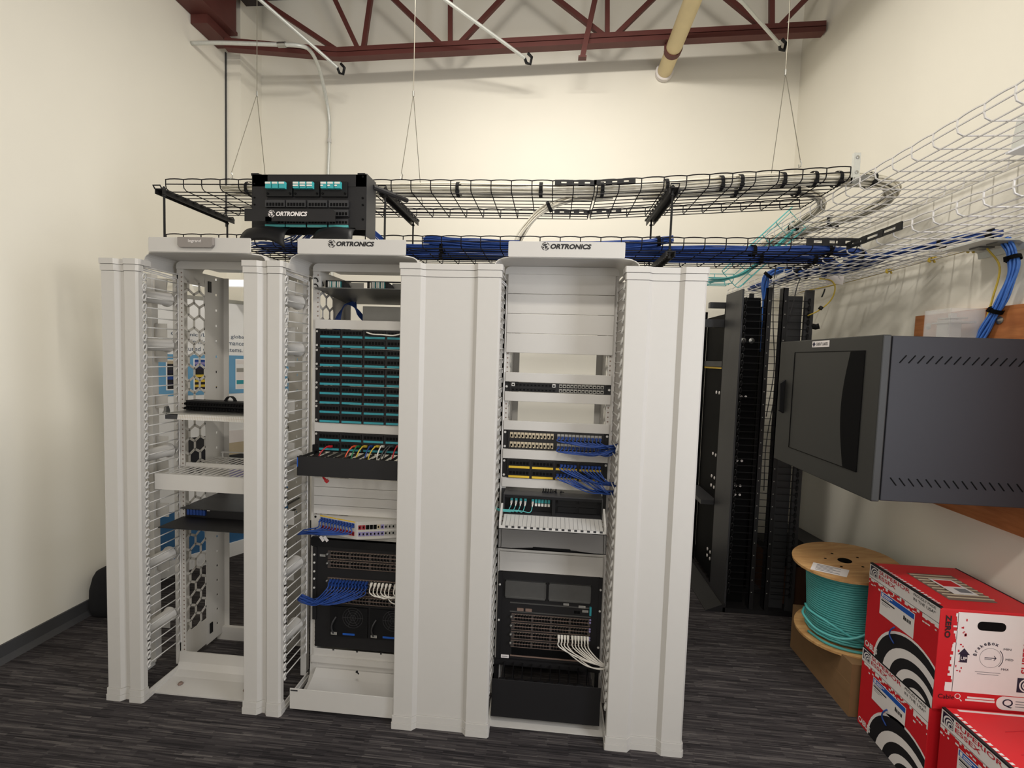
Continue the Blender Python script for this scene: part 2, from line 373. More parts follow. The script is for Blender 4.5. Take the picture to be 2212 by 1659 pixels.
MB().tube(spline([BX+V((.02, -.06, .295)), BX+V((.04, -.03, .325)), BX+V((.03, .03, .325)), BX+V((.0, .06, .295))], 5), .008, 6).build('handle', 'velcro', b)
MB().tube(spline([BX+V((.085, -.09, .235)), BX+V((.1, 0, .24)), BX+V((.085, .09, .235))], 5), .003, 5).build('zip', 'black_plastic', b)

# ================================================================ RACK ROW
U, PW, ZT = .04445, .4826, 2.0168
R1, R2, R3 = -1.597, -.909, 0.0
def zk(k): return ZT-k*U
def globe(parent, c, right, up, r, m, lift=.0012):
    """small printed globe: broken ring with land patches"""
    mb = MB(); R_, U_ = V(right), V(up); Nn = R_.cross(U_)
    def P(a, rr): return V(c)+R_*(rr*cos(a))+U_*(rr*sin(a))+Nn*lift
    def strip(a0, a1, r0, r1, n=8):
        for i in range(n):
            b0, b1 = a0+(a1-a0)*i/n, a0+(a1-a0)*(i+1)/n
            mb.add([P(b0, r0), P(b1, r0), P(b1, r1), P(b0, r1)], [(0, 1, 2, 3)])
    for a0, a1 in ((.25, 1.2), (1.5, 2.7), (3.0, 4.4), (4.7, 5.9)): strip(a0, a1, r*.86, r)
    for pts in (((-.75, .35), (-.1, .62), (.5, .5), (.15, .25), (-.05, .1), (-.5, .1)), ((-.2, .05), (.55, .0), (.3, -.35), (.05, -.7), (-.1, -.3)),
                ((-.8, -.05), (-.45, -.1), (-.3, -.5), (-.6, -.45)), ((.35, -.45), (.7, -.3), (.5, -.65))):
        mb.add([V(c)+R_*(x*r)+U_*(y*r)+Nn*lift for x, y in pts], [list(range(len(pts)))])
    return mb.build('globe_logo', m, parent)
def rack(x0, label, brand, depth=.28, basey=-.165):
    t = thing('equipment_rack', label, 'rack', (x0+PW/2, .1, 0), 'white two post equipment racks in the row')
    xa, xb = x0-.016, x0+PW+.016
    for s, xo in ((1, xa), (-1, xb)):
        mb = MB(); x1 = xo+s*.034
        mb.box((min(xo, x1), 0.0, .05), (max(xo, x1), .004, ZT+.01)); mb.box((min(xo, xo+s*.004), .004, .05), (max(xo, xo+s*.004), .06, ZT+.01))
        mb.m = 1
        for i in range(90):
            z = .11+i*.0212; xh = x0+.0085 if s > 0 else x0+PW-.0085
            mb.box((xh-.003, -.0005, z-.003), (xh+.003, .001, z+.003))
        mb.m = 0
        p = mb.build('front_post', ['white_powder', 'bronze'], t)
        # honeycomb side panel
        mb = MB(); hw, rp, y0, y1 = .071, .0615, .06, .145; xs = xo+s*.03
        mb.box((xs-.001, .0, .05), (xs+.001, .062, ZT)) if 0 else None
        a = hw/sqrt(3); n = 0; z = .22
        while z < 1.97:
            for yc in ((.0, .071, .142) if n % 2 == 0 else (.0355, .1065, .1775)):
                pts = [(yc+a*sin(k*pi/3), z+a*cos(k*pi/3)) for k in range(6)]
                for k in (0, 1, 2):
                    (ya, za), (yb2, zb) = pts[k], pts[k+1]
                    if .0 < (ya+yb2)/2 < .15 or .0 < ya < .15: mb.bar((xs, max(0, min(.15, ya)), za), (xs, max(0, min(.15, yb2)), zb), .012, .002, (1, 0, 0))
            z += rp; n += 1
        mb.box((xs-.001, .004, .05), (xs+.001, .15, .19)); mb.box((xs-.001, .004, 1.95), (xs+.001, .15, ZT))
        mb.build('honeycomb_panel', 'white_powder', t)
        # rear post with a column of slots
        mb = MB(); ya, yb = .145, depth; yc = .225
        mb.box((xs-.0015, ya, .04), (xs+.0015, yc-.006, ZT)); mb.box((xs-.0015, yc+.006, .04), (xs+.0015, yb, ZT))
        z = .04
        while z < ZT-.09:
            mb.box((xs-.0015, yc-.006, z), (xs+.0015, yc+.006, z+.070)); z += .082
        mb.box((xs-.0015, yc-.006, z), (xs+.0015, yc+.006, ZT))
        mb.box((min(xs, xs+s*.03), depth, .04), (max(xs, xs+s*.03), depth+.003, ZT))
        mb.build('rear_post', 'white_powder', t)
        for z in (1.955, .12): MB().box((xs+s*.002-.004, .165, z-.028), (xs+s*.002+.004, .185, z+.028)).build('latch', 'black_plastic', t)
    pts = [(basey, .0), (basey, .006), (-.06, .010), (-.025, .022), (-.008, .05), (-.003, .10), (.003, .10), (.003, 0)]
    MB().prism(pts, 'x', xa+.002, xb-.002).build('base_plate', 'white_powder', t)
    for xx in (x0+.075, x0+PW-.075):
        MB().lathe([(.012, 0), (.012, .004), (.007, .010), (0.001, .010)], (xx, -.105, .009), 8).build('anchor_bolt', 'bronze', t)
    MB().box((xa+.003, depth-.02, .0), (xb-.003, depth+.0, .075)).build('rear_base_bar', 'white_powder', t)
    # top pan with rounded front corners, header plate above it, cross beam below
    y0, y1, xx0, xx1, r = -.185, .30, x0-.024, x0+PW+.056, .06
    if x0 < -.1: xx1 = x0+PW+.03
    pl = [(xx0, y1), (xx0, y0+r)]+[(xx0+r-r*cos(radians(a)), y0+r-r*sin(radians(a))) for a in (15, 30, 45, 60, 75)]+[(xx0+r, y0), (xx1-r, y0)]+[(xx1-r+r*sin(radians(a)), y0+r-r*cos(radians(a))) for a in (15, 30, 45, 60, 75)]+[(xx1, y0+r), (xx1, y1)]
    MB().prism(pl, 'z', 2.052, 2.056).build('top_pan', 'white_powder', t)
    for sx, xe in ((-1, xx0+.012), (1, xx1-.012)):
        o = [(xe+sx*(.034*sin(radians(a))), 2.022+.034*cos(radians(a))) for a in (0, 18, 36, 54, 72, 90)]+[(xe+sx*.034, 1.995)]
        i_ = [(xe+sx*(.031*sin(radians(a))), 2.022+.031*cos(radians(a))) for a in (0, 18, 36, 54, 72, 90)]+[(xe+sx*.031, 1.995)]
        MB().prism(o+i_[::-1], 'y', y0+.035, .20).build('pan_flange', 'white_powder', t)
    mb = MB().prism([(x0-.014, 2.014), (x0+PW+.014, 2.014), (x0+PW+.014, 2.028)]+[(x0+PW-.012+.026*cos(radians(a)), 2.027+.024*sin(radians(a))) for a in (15, 35, 55, 75, 90)]+[(x0+.012-.026*cos(radians(a)), 2.027+.024*sin(radians(a))) for a in (90, 75, 55, 35, 15)]+[(x0-.014, 2.028)], 'y', -.006, .004)
    mb.build('cross_beam', 'white_powder', t)
    hp = MB().prism(rrect(x0+.015, x0+PW+.008, 2.054, 2.118, .006), 'y', -.192, -.186).build('header_plate', 'white_powder', t, bevel=.001)
    xc = x0+.012+PW/2; yh = -.1925
    if brand:
        text('ORTRONICS', 'black_print', hp, (xc+.018, yh, 2.098), (1, 0, 0), (0, 0, 1), .0205, .166, 'lettering', shear=.22, bold=.045)
        globe(hp, (xc-.085, yh, 2.098), (1, 0, 0), (0, 0, 1), .0165, 'black_print')
    else:
        hp2 = MB().prism([(xc-.09, 2.116), (xc+.075, 2.116), (xc+.075, 2.083), (xc+.066, 2.072), (xc-.081, 2.072), (xc-.09, 2.083)], 'y', -.206, -.1925).build('name_badge', 'badge_grey', hp, bevel=.002) if 0 else None
        bd = MB().prism([(xc-.09, 2.116), (xc+.075, 2.116), (xc+.075, 2.083), (xc+.066, 2.072), (xc-.081, 2.072), (xc-.09, 2.083)], 'y', -.206, -.1925).build('name_badge', 'badge_grey', t, bevel=.002)
        text('legrand', 'white_print', bd, (xc-.008, -.2065, 2.098), (1, 0, 0), (0, 0, 1), .016, .06, 'lettering', bold=.015)
    return t
rack(R1, 'mostly empty white rack at the left end of the row', False)
rack(R2, 'white rack second from left, filled with teal labelled patch panels', True)
rack(R3, 'white rack at the right with blank panels at its top', True)

# ---------------------------------------------------------------- vertical cable managers
def finger_mesh():
    mb = MB(); mb.tube([(0, 0, 0), (0, -.178, 0)], .0028, 5); mb.tube([(0, -.02, -.02), (0, -.003, 0)], .0025, 4)
    ring = [(.003*sin(a), -.189+.0085*cos(a), .0145*sin(a)) for a in [2*pi*k/10 for k in range(10)]]
    mb.tube(ring, .0044, 5, closed=True); mb.box((-.005, -.195, -.018), (.005, -.181, -.011))
    me = bpy.data.meshes.new('cable_finger'); me.from_pydata([tuple(p) for p in mb.v], [], mb.f); me.materials.append(MATS['white_plastic'])
    for p in me.polygons: p.use_smooth = True
    return me
FM = finger_mesh(); YD = -.2267
def profile(x0, x1, wl, wr, e=0, yb=-.197):
    return [(x0-e, yb), (x0-e, YD+.003-e), (x0-e+.003, YD-e), (x0+wl, YD-e), (x0+wl+.017, YD+.017-e), (x1-wr-.017, YD+.017-e), (x1-wr, YD-e), (x1+e-.008, YD-e), (x1+e, YD+.008-e), (x1+e, yb)]
def manager(x0, x1, wl, wr, label, spools=(), sides=(-1, 1), inset=-.002):
    t = thing('vertical_cable_manager', label, 'cable manager', ((x0+x1)/2, -.1, 0), 'white vertical cable managers between the racks')
    MB().prism(profile(x0, x1, wl, wr), 'z', .058, 1.962).build('door', 'white_powder', t)
    MB().prism(profile(x0, x1, wl, wr, .003), 'z', 1.9635, 1.9905).build('top_trim', 'white_powder', t)
    MB().prism(profile(x0, x1, wl, wr, .006, -.16), 'z', 1.992, 2.016).build('top_cap', 'white_powder', t)
    mb = MB().prism(profile(x0, x1, wl, wr, .004), 'z', .028, .0565); mb.prism(profile(x0, x1, wl, wr, .006), 'z', 0, .027)
    for xs in (x0-.004, x1-.010):
        mb.box((xs, -.197, .0), (xs+.014, .02, .018)); mb.box((xs+.004, -.197, .018), (xs+.010, .02, .035))
    mb.build('base_plinth', 'white_powder', t)
    mb = MB()
    for xs in (x0+.002, x1-.030):
        mb.box((xs, .0, .03), (xs+.028, .004, 1.99)); mb.box((xs+.012, .004, .03), (xs+.016, .05, 1.99))
    for z in (.2, .5, .78, 1.0, 1.12, 1.33, 1.56, 1.68, 1.9): mb.box((x0+.03, .02, z), (x0+.03+(x1-x0-.06)*.55, .023, z+.07))
    mb.box((x0, -.19, 1.985), (x0+.012, .05, 1.991)); mb.box((x1-.012, -.19, 1.985), (x1, .05, 1.991))
    mb.build('spine_frame', 'white_powder', t)
    mb = MB()
    for xs in (x0-.003, x1+.003):
        mb.tube([(xs, -.006, .15), (xs, -.006, 1.965)], .003, 5)
    mb.tube([(x1, -.01, 1.968), (x1-.03, -.17, 1.985)], .003, 5); mb.tube([(x1, -.02, 1.96), (x1-.03, -.18, 1.978)], .003, 5)
    mb.build('edge_wire', 'white_wire', t)
    for s in sides:
        for i in range(41): share('cable_finger', FM, t, (x1-inset if s > 0 else x0+inset, -.004, .165+i*U))
    for z in spools:
        sp = MB().lathe([(.036, 0), (.036, .004), (.029, .008), (.029, .15), (.036, .155), (.036, .16)], (x1-.045, -.175, z), 20, 'y').build('slack_spool', 'white_powder', t, smooth=True)
        MB().lathe([(.024, 0), (.024, .003)], (x1-.045, -.177, z), 16, 'y').build('spool_bore', 'port_black', sp)
SPZ = (1.865, 1.645, 1.13, .61, .30)
manager(-1.776, -1.605, .064, .060, 'narrow white vertical cable manager at the far left end of the row', SPZ)
manager(-1.116, -.945, .064, .060, 'narrow white vertical cable manager between the left and middle racks', SPZ)
manager(-.426, -.007, .085, .095, 'wide white vertical cable manager between the middle and right racks', inset=.005)
manager(.496, .810, .088, .086, 'white vertical cable manager at the right end of the row', sides=(-1,))

# ---------------------------------------------------------------- rack mounted panels
def blank(x0, k0, k1, label, zo=0, m='white_powder', group=None, proud=.012):
    z1, z0 = zk(k0)+zo-.0008, zk(k1)+zo+.0008
    o = tag(MB().box((x0, -.0015, z0), (x0+PW, -.0003, z1)).build('blanking_plate', m, org=(x0+PW/2, 0, z0)), label, 'blank panel', group)
    o2 = MB().prism([(-proud, z0), (-proud, z1), (-.002, z1), (-.002, z0)], 'x', x0+.001, x0+PW-.001).build('front_cover', m, o, bevel=.0015)
    return o
GB = 'white blank panels on the right rack'
for i, w in enumerate(('topmost of the upper four', 'second of the upper four', 'third of the upper four', 'lowest of the upper four')):
    blank(R3, 2*i, 2*i+2, 'tall white blank panel of the right rack, '+w, group=GB)
blank(R3, 10, 11, 'thin white blank panel just above the keystone panel with one white jack', group=GB)
blank(R3, 12, 13, 'thin white blank panel just below the keystone panel with one white jack', group=GB)
blank(R3, 15, 16, 'thin white blank panel above the tan jack patch panel', group=GB)
blank(R3, 18, 19, 'thin white blank panel between the tan jack and yellow label patch panels', group=GB)
blank(R3, 21, 22, 'thin white blank panel below the yellow label patch panel, above the fiber tray', group=GB)
blank(R3, 26.4, 28.9, 'white blank panel behind the smoked flip down cover of the fiber tray', group=GB, proud=.006)
blank(R3, 28.9, 31, 'tall white blank panel directly above the lower black switch chassis', group=GB)
GB2 = 'white blank panels on the middle rack'
blank(R2, 5, 6, 'white blank panel above the stack of teal labelled patch panels', -.005, group=GB2)
blank(R2, 16, 17, 'white blank panel below the stack of five teal labelled patch panels', -.005, group=GB2)
for i, w in enumerate(('half hidden behind the black cable trough', 'second of four below the black cable trough', 'third of four below the black cable trough', 'just above the angled patch panel')):
    blank(R2, 22+i, 23+i, 'thin white blank panel '+w, -.005, group=GB2)
blank(R2, 41.2, 43.2, 'plain white panel with three square holes under the middle black chassis', -.005, group=GB2, proud=.004)
for x in (.10, .22, .34): tag(MB().box((R2+x, -.0062, .176), (R2+x+.009, -.0058, .184)).build('square_hole_dark', 'dark_grey', org=(R2+x, -.006, .18)), 'small dark square painted for a hole in the plain panel under the middle chassis', 'plug', 'dark squares for holes under the middle chassis')  # thin dark plates stand in for the darkness of three square holes
def screws(mb_parent, x0, z0, z1, m='white_plastic', y=-.002):
    for xx in (x0+.0085, x0+PW-.0085):
        for z in ([z0+.011, z1-.011] if z1-z0 > .05 else [(z0+z1)/2]):
            MB().lathe([(.0055, 0), (.0055, .002), (.003, .004), (.0005, .004)], (xx, y-.004, z), 8, 'y').build('screw', m, mb_parent)
def angled_box(mb, x, z, w, h, y): mb.box((x, y, z), (x+w, y+.002, z+h))
def patch_panel(x0, k0, k1, zo, label, group, strip='teal_label', strips=(0, 1, 2, 3)):
    z1, z0 = zk(k0)+zo-.0006, zk(k1)+zo+.0006
    t = thing('patch_bay', label, 'patch panel', (x0+PW/2, 0, z0), group)
    mb = MB().box((x0, -.003, z0), (x0+PW, 0, z1)); mb.box((x0+.022, -.016, z0+.001), (x0+PW-.022, -.003, z1-.001))
    mb.build('faceplate', 'black_powder', t, bevel=.0008); screws(t, x0, z0, z1, y=-.003)
    rows = round((z1-z0)/U); bw = (PW-.05)/4
    for r in range(rows):
        zr = z1-r*U
        for c in range(4):
            xb = x0+.025+c*bw; mb = MB(); mb.m = 0
            mb.box((xb+.005, -.022, zr-.028), (xb+bw-.005, -.016, zr-.004)); mb.m = 1
            for j in range(6):
                xx = xb+.008+j*(bw-.016)/6; mb.box((xx+.002, -.0226, zr-.023), (xx+.0135, -.020, zr-.010))
            mb.build('port_block', ['black_plastic', 'port_black'], t)
            if c in strips: MB().box((xb+.006, -.0195, zr-.0405), (xb+bw-.006, -.016, zr-.0305)).build('label_strip', strip, t)
    return t
G = 'teal labelled patch panels on the middle rack'
for i, w in enumerate(('topmost of the stack of five', 'second from the top of the stack of five', 'third from the top of the stack of five', 'fourth from the top of the stack of five', 'lowest of the stack of five')):
    patch_panel(R2, 6+2*i, 8+2*i, -.005, 'black patch panel with teal label strips, '+w, G)
patch_panel(R2, 17, 19, -.005, 'black patch panel with teal labels behind the colored cords and cable trough', G)
YP = patch_panel(R3, 19, 21, 0, 'black patch panel with yellow label strips on the right rack', None, 'yellow_label')

# keystone panels of the right rack
def keystone(k0, k1, label, left, right, zo=0):
    z1, z0 = zk(k0)+zo-.0006, zk(k1)+zo+.0006
    t = thing('keystone_bay', label, 'patch panel', (R3+PW/2, 0, z0))
    mb = MB().box((R3, -.003, z0), (R3+PW, 0, z1)); mb.box((R3+.022, -.01, z0+.001), (R3+PW-.022, -.003, z1-.001)); mb.build('faceplate', 'black_powder', t, bevel=.0008)
    screws(t, R3, z0, z1, y=-.003); rh = (z1-z0)/2
    for r in range(2):
        for j in range(24):
            x = R3+.032+j*.0169+(.014 if j >= 12 else 0); zc = z1-rh*(r+.5); h = min(.026, rh*.72)
            m = left if j < 12 else right
            if k1-k0 < 1.5 and r == 0 and j in (0, 11): m = 'white_plastic'
            mb = MB(); mb.box((x, -.013, zc-h/2), (x+.0142, -.010, zc+h/2)); mb.m = 1; mb.box((x+.003, -.0136, zc-h*.28), (x+.0112, -.012, zc+h*.12))
            if m == 'tan_jack': mb.box((x+.002, -.0136, zc-h*.5), (x+.006, -.012, zc-h*.3))
            mb.build('jack', [m, 'port_black'], t)
    return t
keystone(11, 12, 'thin black keystone panel with a white jack near its middle', 'black_plastic', 'label_grey')
keystone(16, 18, 'black keystone patch panel with tan jacks on its left half', 'tan_jack', 'label_grey')

# ================================================================ EQUIPMENT IN THE RACKS
def cord(name, label, group, m, pts, r=.0028, plug=None, plug_m=None, cat='cable', n=6):
    q = spline(pts, n); o = tag(MB().tube(q, r, 6).build(name, m, smooth=True, org=pts[0]), label, cat, group)
    if plug:
        p = V(pts[0]); d = (V(pts[1])-p).normalized(); mb = MB(); w, h, l = plug
        mb.bar(p-d*.002, p+d*l*.5, w, h); mb.tube([p+d*l*.5, p+d*l*1.05], [w*.42, r*1.15], 6)
        mb.build('plug', plug_m or m, o)
    return o
def gather(label, group, m, starts, goal, sag, spread=.012, r=.0028, plug=(.0115, .009, .026), out=.045, drop=0):
    goal = V(goal)
    for i, s in enumerate(starts):
        s = V(s); g = goal+V((random.uniform(-.004, .004), random.uniform(-spread, spread), random.uniform(-spread, spread)*.8))
        a = s+V((0, -out*random.uniform(.85, 1.1), -drop)); mid = a.lerp(g, .45)+V((0, -.012+random.uniform(-.01, .008), -sag*random.uniform(.7, 1.25)))
        late = a.lerp(g, .8)+V((0, random.uniform(-.006, .006), -sag*.55))
        cord('patch_cable', label, group, m, [s, s+V((0, -.022, -.001)), a, mid, late, g], r, plug)
# --- right rack: cords of the tan jack panel
def kx(j): return R3+.032+j*.0169+(.014 if j >= 12 else 0)+.0071
zr = (zk(16)+zk(17))/2; zs = (zk(17)+zk(18))/2
gather('blue patch cord plugged into the upper jack row right of the tan jacks', 'blue cords of the upper jack row', 'blue_cable', [(kx(j), -.014, zr-.002) for j in range(12, 24)], (.528, -.055, zk(17)+.006), .014, drop=.012)
gather('blue patch cord plugged into the lower jack row right of the tan jacks', 'blue cords of the lower jack row', 'blue_cable', [(kx(j), -.014, zs-.002) for j in range(12, 24)], (.528, -.05, zk(17)-.008), .018, drop=.012)
bw = (PW-.05)/4
def px_(c, j): return R3+.025+c*bw+.008+j*(bw-.016)/6+.0078
ups = [(px_(c, j), -.022, zk(19)-.0165) for c in (2, 3) for j in range(6) if (c, j) > (2, 0)]
dns = [(px_(c, j), -.022, zk(20)-.0165) for c in (2, 3) for j in range(6)]
gather('blue patch cord plugged into the upper row of the yellow label panel', 'blue cords of the upper yellow label row', 'blue_cable', ups, (.53, -.05, 1.085), .018, drop=.012)
gather('blue patch cord plugged into the lower row of the yellow label panel', 'blue cords of the lower yellow label row', 'blue_cable', dns, (.53, -.05, 1.052), .020, drop=.010)

# --- right rack: opened fiber tray
t = thing('fiber_enclosure', 'black fiber optic enclosure with pulled out white tray in the right rack', 'fiber tray', (R3+PW/2, 0, .93))
mb = MB(); a, b = R3+.018, R3+PW-.024
mb.box((a, -.085, 1.024), (b, .16, 1.028)); mb.box((a, -.085, .936), (a+.004, .16, 1.024)); mb.box((b-.004, -.085, .936), (b, .16, 1.024)); mb.box((a, -.085, .934), (b, .16, .938)); mb.box((a, .12, .938), (b, .125, 1.024))
for x in (R3, R3+PW-.018): mb.box((x, -.004, .935), (x+.018, 0, 1.030))
mb.build('housing', 'dark_grey', t)
mb = MB(); mb.box((a+.004, -.035, .94), (b-.004, -.028, 1.012)); mb.box((a+.004, -.084, 1.012), (b-.004, -.075, 1.024)); mb.box((R3+.236, -.082, .938), (R3+.25, -.028, 1.018))
for x0_, x1_ in ((.262, .345), (.357, .44)): mb.box((x0_, -.045, .985), (x1_, -.035, 1.006)); mb.box((x0_, -.04, .945), (x1_, -.035, .968))
mb.build('cassette_plate', 'black_plastic', t)
tr = MB().prism([(-.085, .936), (-.172, .914), (-.172, .911), (-.085, .933)], 'x', a+.006, b-.004).build('slide_tray', 'white_plastic', t)
mb = MB()
for i in range(1, 24): x = a+i*(b-a)/24; mb.prism([(-.088, .9358), (-.170, .9151), (-.170, .9146), (-.088, .9352)], 'x', x, x+.0012)
mb.build('printed_grid', 'grey_print', tr)
mb = MB().box((a-.006, -.176, .904), (b+.004, -.172, .916)); mb.m = 1
for i in range(16): x = a+.02+i*.0268; mb.box((x, -.1768, .908), (x+.012, -.1755, .9165))
mb.build('front_rim', ['white_plastic', 'dark_grey'], tr)
for x in (a-.008, b): MB().prism([(-.09, .985), (-.10, .99), (-.175, .935), (-.175, .905), (-.16, .905), (-.09, .955)], 'x', x, x+.008).build('side_arm', 'white_plastic', t)
dr = MB().prism([(-.176, .903), (-.190, .822), (-.187, .822), (-.173, .903)], 'x', a-.008, b+.010).build('smoked_cover', 'smoke_clear', t)
mb = MB(); e0, e1 = a-.008, b+.010
for x in (e0, e0+.012, e1-.013, e1-.002): mb.bar((x+.001, -.1755, .902), (x+.001, -.1905, .823), .0018, .002, (0, 1, 0))
for z, y in ((.902, -.177), (.8235, -.1915)): mb.box((e0, y, z), (e1, y+.002, z+.002))
mb.box((e0+.15, -.193, .828), (e1-.15, -.189, .836)); mb.build('cover_edge', 'port_black', dr)
mb = MB().prism([(.025, 0), (.17, .012), (.30, .012), (.455, 0)], 'y', -.1915, -.190); mb.v = [p+V((R3+.0, 0, .822)) for p in mb.v]; mb.build('handle_strip', 'port_black', dr)
adx = [R3+.052+i*.021 for i in range(4)]+[R3+.149+i*.0145 for i in range(6)]
for i, x in enumerate(adx):
    mb = MB().box((x-.0055, -.044, .982), (x+.0055, -.034, .998)); mb.m = 1
    if i > 4: mb.box((x-.005, -.050, .968), (x+.005, -.036, .980))
    mb.build('adapter', ['aqua', 'white_cable'], t)
for i in range(5):
    s = V((adx[i], -.046, .984))
    cord('fiber_cable', 'thin aqua fiber cord from the fiber enclosure in the right rack', 'aqua fiber cords leaving to the left', 'aqua_cable', [s, s+V((-.002, -.018, -.016)), s+V((-.012, -.035, -.036)), V((R3+.05+.01*i, -.085, .947+.002*i)), V((R3-.002, -.10, .955+.002*i)), V((R3-.03, -.075, .962+.003*i)), V((R3-.05, -.05, .955+.003*i))], .0019, (.008, .007, .022), 'white_cable')
def screw_thing(p, d, label, group=None, l=.018):
    p, d = V(p), V(d).normalized(); mb = MB(); mb.tube([p, p+d*.005], .0055, 8); o = mb.build('screw_head', 'black_plastic', org=p)
    o.name = 'rack_screw'; o.data.name = 'rack_screw'; ORG[o.name] = p
    MB().tube([p+d*.005, p+d*l], .0028, 6).build('shank', 'black_plastic', o); return tag(o, label, 'screw', group)
for i, x in enumerate((.195, .206, .217, .229, .252)): screw_thing((x, -.03, 1.0282), (0, 0, 1), 'black rack screw standing on top of the fiber enclosure', 'rack screws standing on the fiber enclosure')
screw_thing((.236, -.028, 1.034), (1, .3, .0), 'black rack screw lying between the standing screws')
screw_thing((.272, -.028, 1.034), (1, -.2, .0), 'black rack screw lying right of the standing screws')

def ports_row(parent, x0, x1, z0, z1, y, groups=4, n=6, name='line_card', thumb=True, body='bronze'):
    """a switch line card: bezel, thumb screws and two rows of ports"""
    mb = MB(); mb.box((x0-.012, y, z0), (x1+.008, y+.012, z1)); c = mb.build(name, 'card_grey', parent)
    mb = MB()
    for zz in (z0+.0005, z1-.002): mb.box((x0-.01, y-.001, zz), (x1+.006, y, zz+.0015))
    mb.box((x0, y-.001, (z0+z1)/2-.0015), (x1, y, (z0+z1)/2+.0015)); mb.build('trim_line', body, c)
    gw = (x1-x0)/groups
    for g in range(groups):
        mb = MB()
        for r in range(2):
            zc = z0+(z1-z0)*(.27+.46*r)
            for j in range(n):
                x = x0+g*gw+.004+j*(gw-.008)/n
                mb.prism([(x+.001, zc-.005), (x+.001, zc+.002), (x+.004, zc+.006), (x+.009, zc+.006), (x+.0125, zc+.002), (x+.0125, zc-.005)] if r == 0 else [(x+.001, zc+.005), (x+.0125, zc+.005), (x+.0125, zc-.002), (x+.009, zc-.006), (x+.004, zc-.006), (x+.001, zc-.002)], 'y', y-.0016, y-.0002)
        mb.build('port_group', 'port_black', c)
    mb = MB()
    for g in range(groups):
        for j in range(n): x = x0+g*gw+.004+j*(gw-.008)/n; mb.box((x+.003, y-.0012, z1-.0055), (x+.006, y, z1-.004)); mb.box((x+.003, y-.0012, z0+.004), (x+.006, y, z0+.0055))
    mb.build('indicator_marks', 'tan_jack', c)
    if thumb:
        mb = MB().lathe([(.006, 0), (.006, -.008), (.003, -.012), (.0005, -.012)], (x0-.012, y, (z0+z1)/2+.004), 10, 'y'); mb.build('thumb_screw', 'steel', c)
    return c
def sticker(parent, x0, x1, z0, z1, y, m='label_grey', lines=2, name='sticker'):
    s = MB().box((x0, y-.0008, z0), (x1, y, z1)).build(name, m, parent)
    mb = MB()
    for i in range(lines): z = z0+(z1-z0)*(i+.6)/(lines+.6); mb.box((x0+(x1-x0)*.1, y-.0011, z), (x1-(x1-x0)*.15, y-.0008, z+(z1-z0)*.16))
    if lines: mb.build('print_line', 'grey_print', s)
def Z(py, px=1105, y=-.015): return at(px, py, 'y', y).z
def X(px, py, y=-.015): return at(px, py, 'y', y).x
# --- right rack: switch chassis
t = thing('switch_chassis', 'black modular network switch chassis low in the right rack', 'network switch', (R3+PW/2, 0, .215))
mb = MB(); mb.box((R3+.014, -.010, .216), (R3+PW-.012, .30, .636)); mb.box((R3-.002, -.014, .216), (R3+.018, -.008, .636)); mb.box((R3+PW-.016, -.014, .216), (R3+PW, -.008, .636)); mb.build('chassis_body', 'black_powder', t)
x0, x1 = X(1110, 1330), X(1272, 1340); xl, xr = X(1092, 1260), X(1278, 1260)
for (pa, pb) in ((1092, 1180), (1186, 1277)):
    u0, u1 = X(pa, 1260), X(pb, 1265); z0, z1 = .515, .598
    f = MB().box((u0, -.018, z0), (u1, -.010, z1)).build('power_bay_cover', 'dull_steel', t)
    mb = MB(); mb.box((u0, -.021, z0), (u1, -.018, z0+.006)); mb.box((u0, -.021, z1-.005), (u1, -.018, z1)); mb.box((u0, -.021, z0), (u0+.003, -.018, z1)); mb.box((u1-.003, -.021, z0), (u1, -.018, z1)); mb.build('cover_flange', 'dull_steel', f)
mb = MB().box((x0-.02, -.0135, Z(1303)), (x1+.008, -.010, Z(1301))); mb.box((x0-.02, -.0135, Z(1322)), (x1+.008, -.010, Z(1320))); mb.build('slot_rail', 'dull_steel', t)
for u0, u1 in ((1117, 1131), (1135, 1149)): MB().box((X(u0, 1315), -.014, Z(1319)), (X(u1, 1315), -.010, Z(1313))).build('module_slot', 'bronze', t)
for u0, u1, w in ((1217, 1229, 1306), (1250, 1265, 1309), (1258, 1271, 1318)): sticker(t, X(u0, w), X(u1, w), Z(w+2.5, 1225), Z(w-2.5, 1225), -.0135)
for u0, u1 in ((1240, 1246), (1247, 1253)): MB().box((X(u0, 1325), -.0135, Z(1326, 1245)), (X(u1, 1325), -.010, Z(1321, 1245))).build('console_port', 'port_black', t)
for a, b in ((1341, 1325), (1360, 1344), (1379, 1363), (1397, 1382)): ports_row(t, x0, x1, Z(a), Z(b), -.015)
mb = MB().box((x0-.006, -.012, Z(1416)), (x1+.004, -.0095, Z(1400))); mb.build('empty_slot', 'port_black', t)
MB().box((x0-.012, -.016, Z(1417)), (x1+.006, -.010, Z(1415))).build('slot_rail', 'bronze', t)
MB().box((x1+.001, -.018, Z(1330, 1276)), (x1+.010, -.010, Z(1312, 1276))).build('ejector_tab', 'teal_label', t)
for py in (1339, 1345, 1359, 1364, 1378, 1383): MB().lathe([(.0045, 0), (.0045, -.004), (.001, -.005)], (x1+.006, -.015, Z(py, 1276)), 8, 'y').build('captive_screw', 'lilac_jack', t)
sticker(t, X(1082, 1418), X(1099, 1418), Z(1421, 1090), Z(1414, 1090), -.0145, 'white_print', 1)
for py in (1262, 1339): MB().lathe([(.005, 0), (.005, -.003), (.0005, -.004)], (R3+.007, -.014, Z(py, 1077)), 8, 'y').build('screw', 'white_plastic', t)
for py in (1274, 1320, 1399): MB().lathe([(.005, 0), (.005, -.003), (.0005, -.004)], (R3+PW-.008, -.014, Z(py, 1290)), 8, 'y').build('screw', 'white_plastic', t)
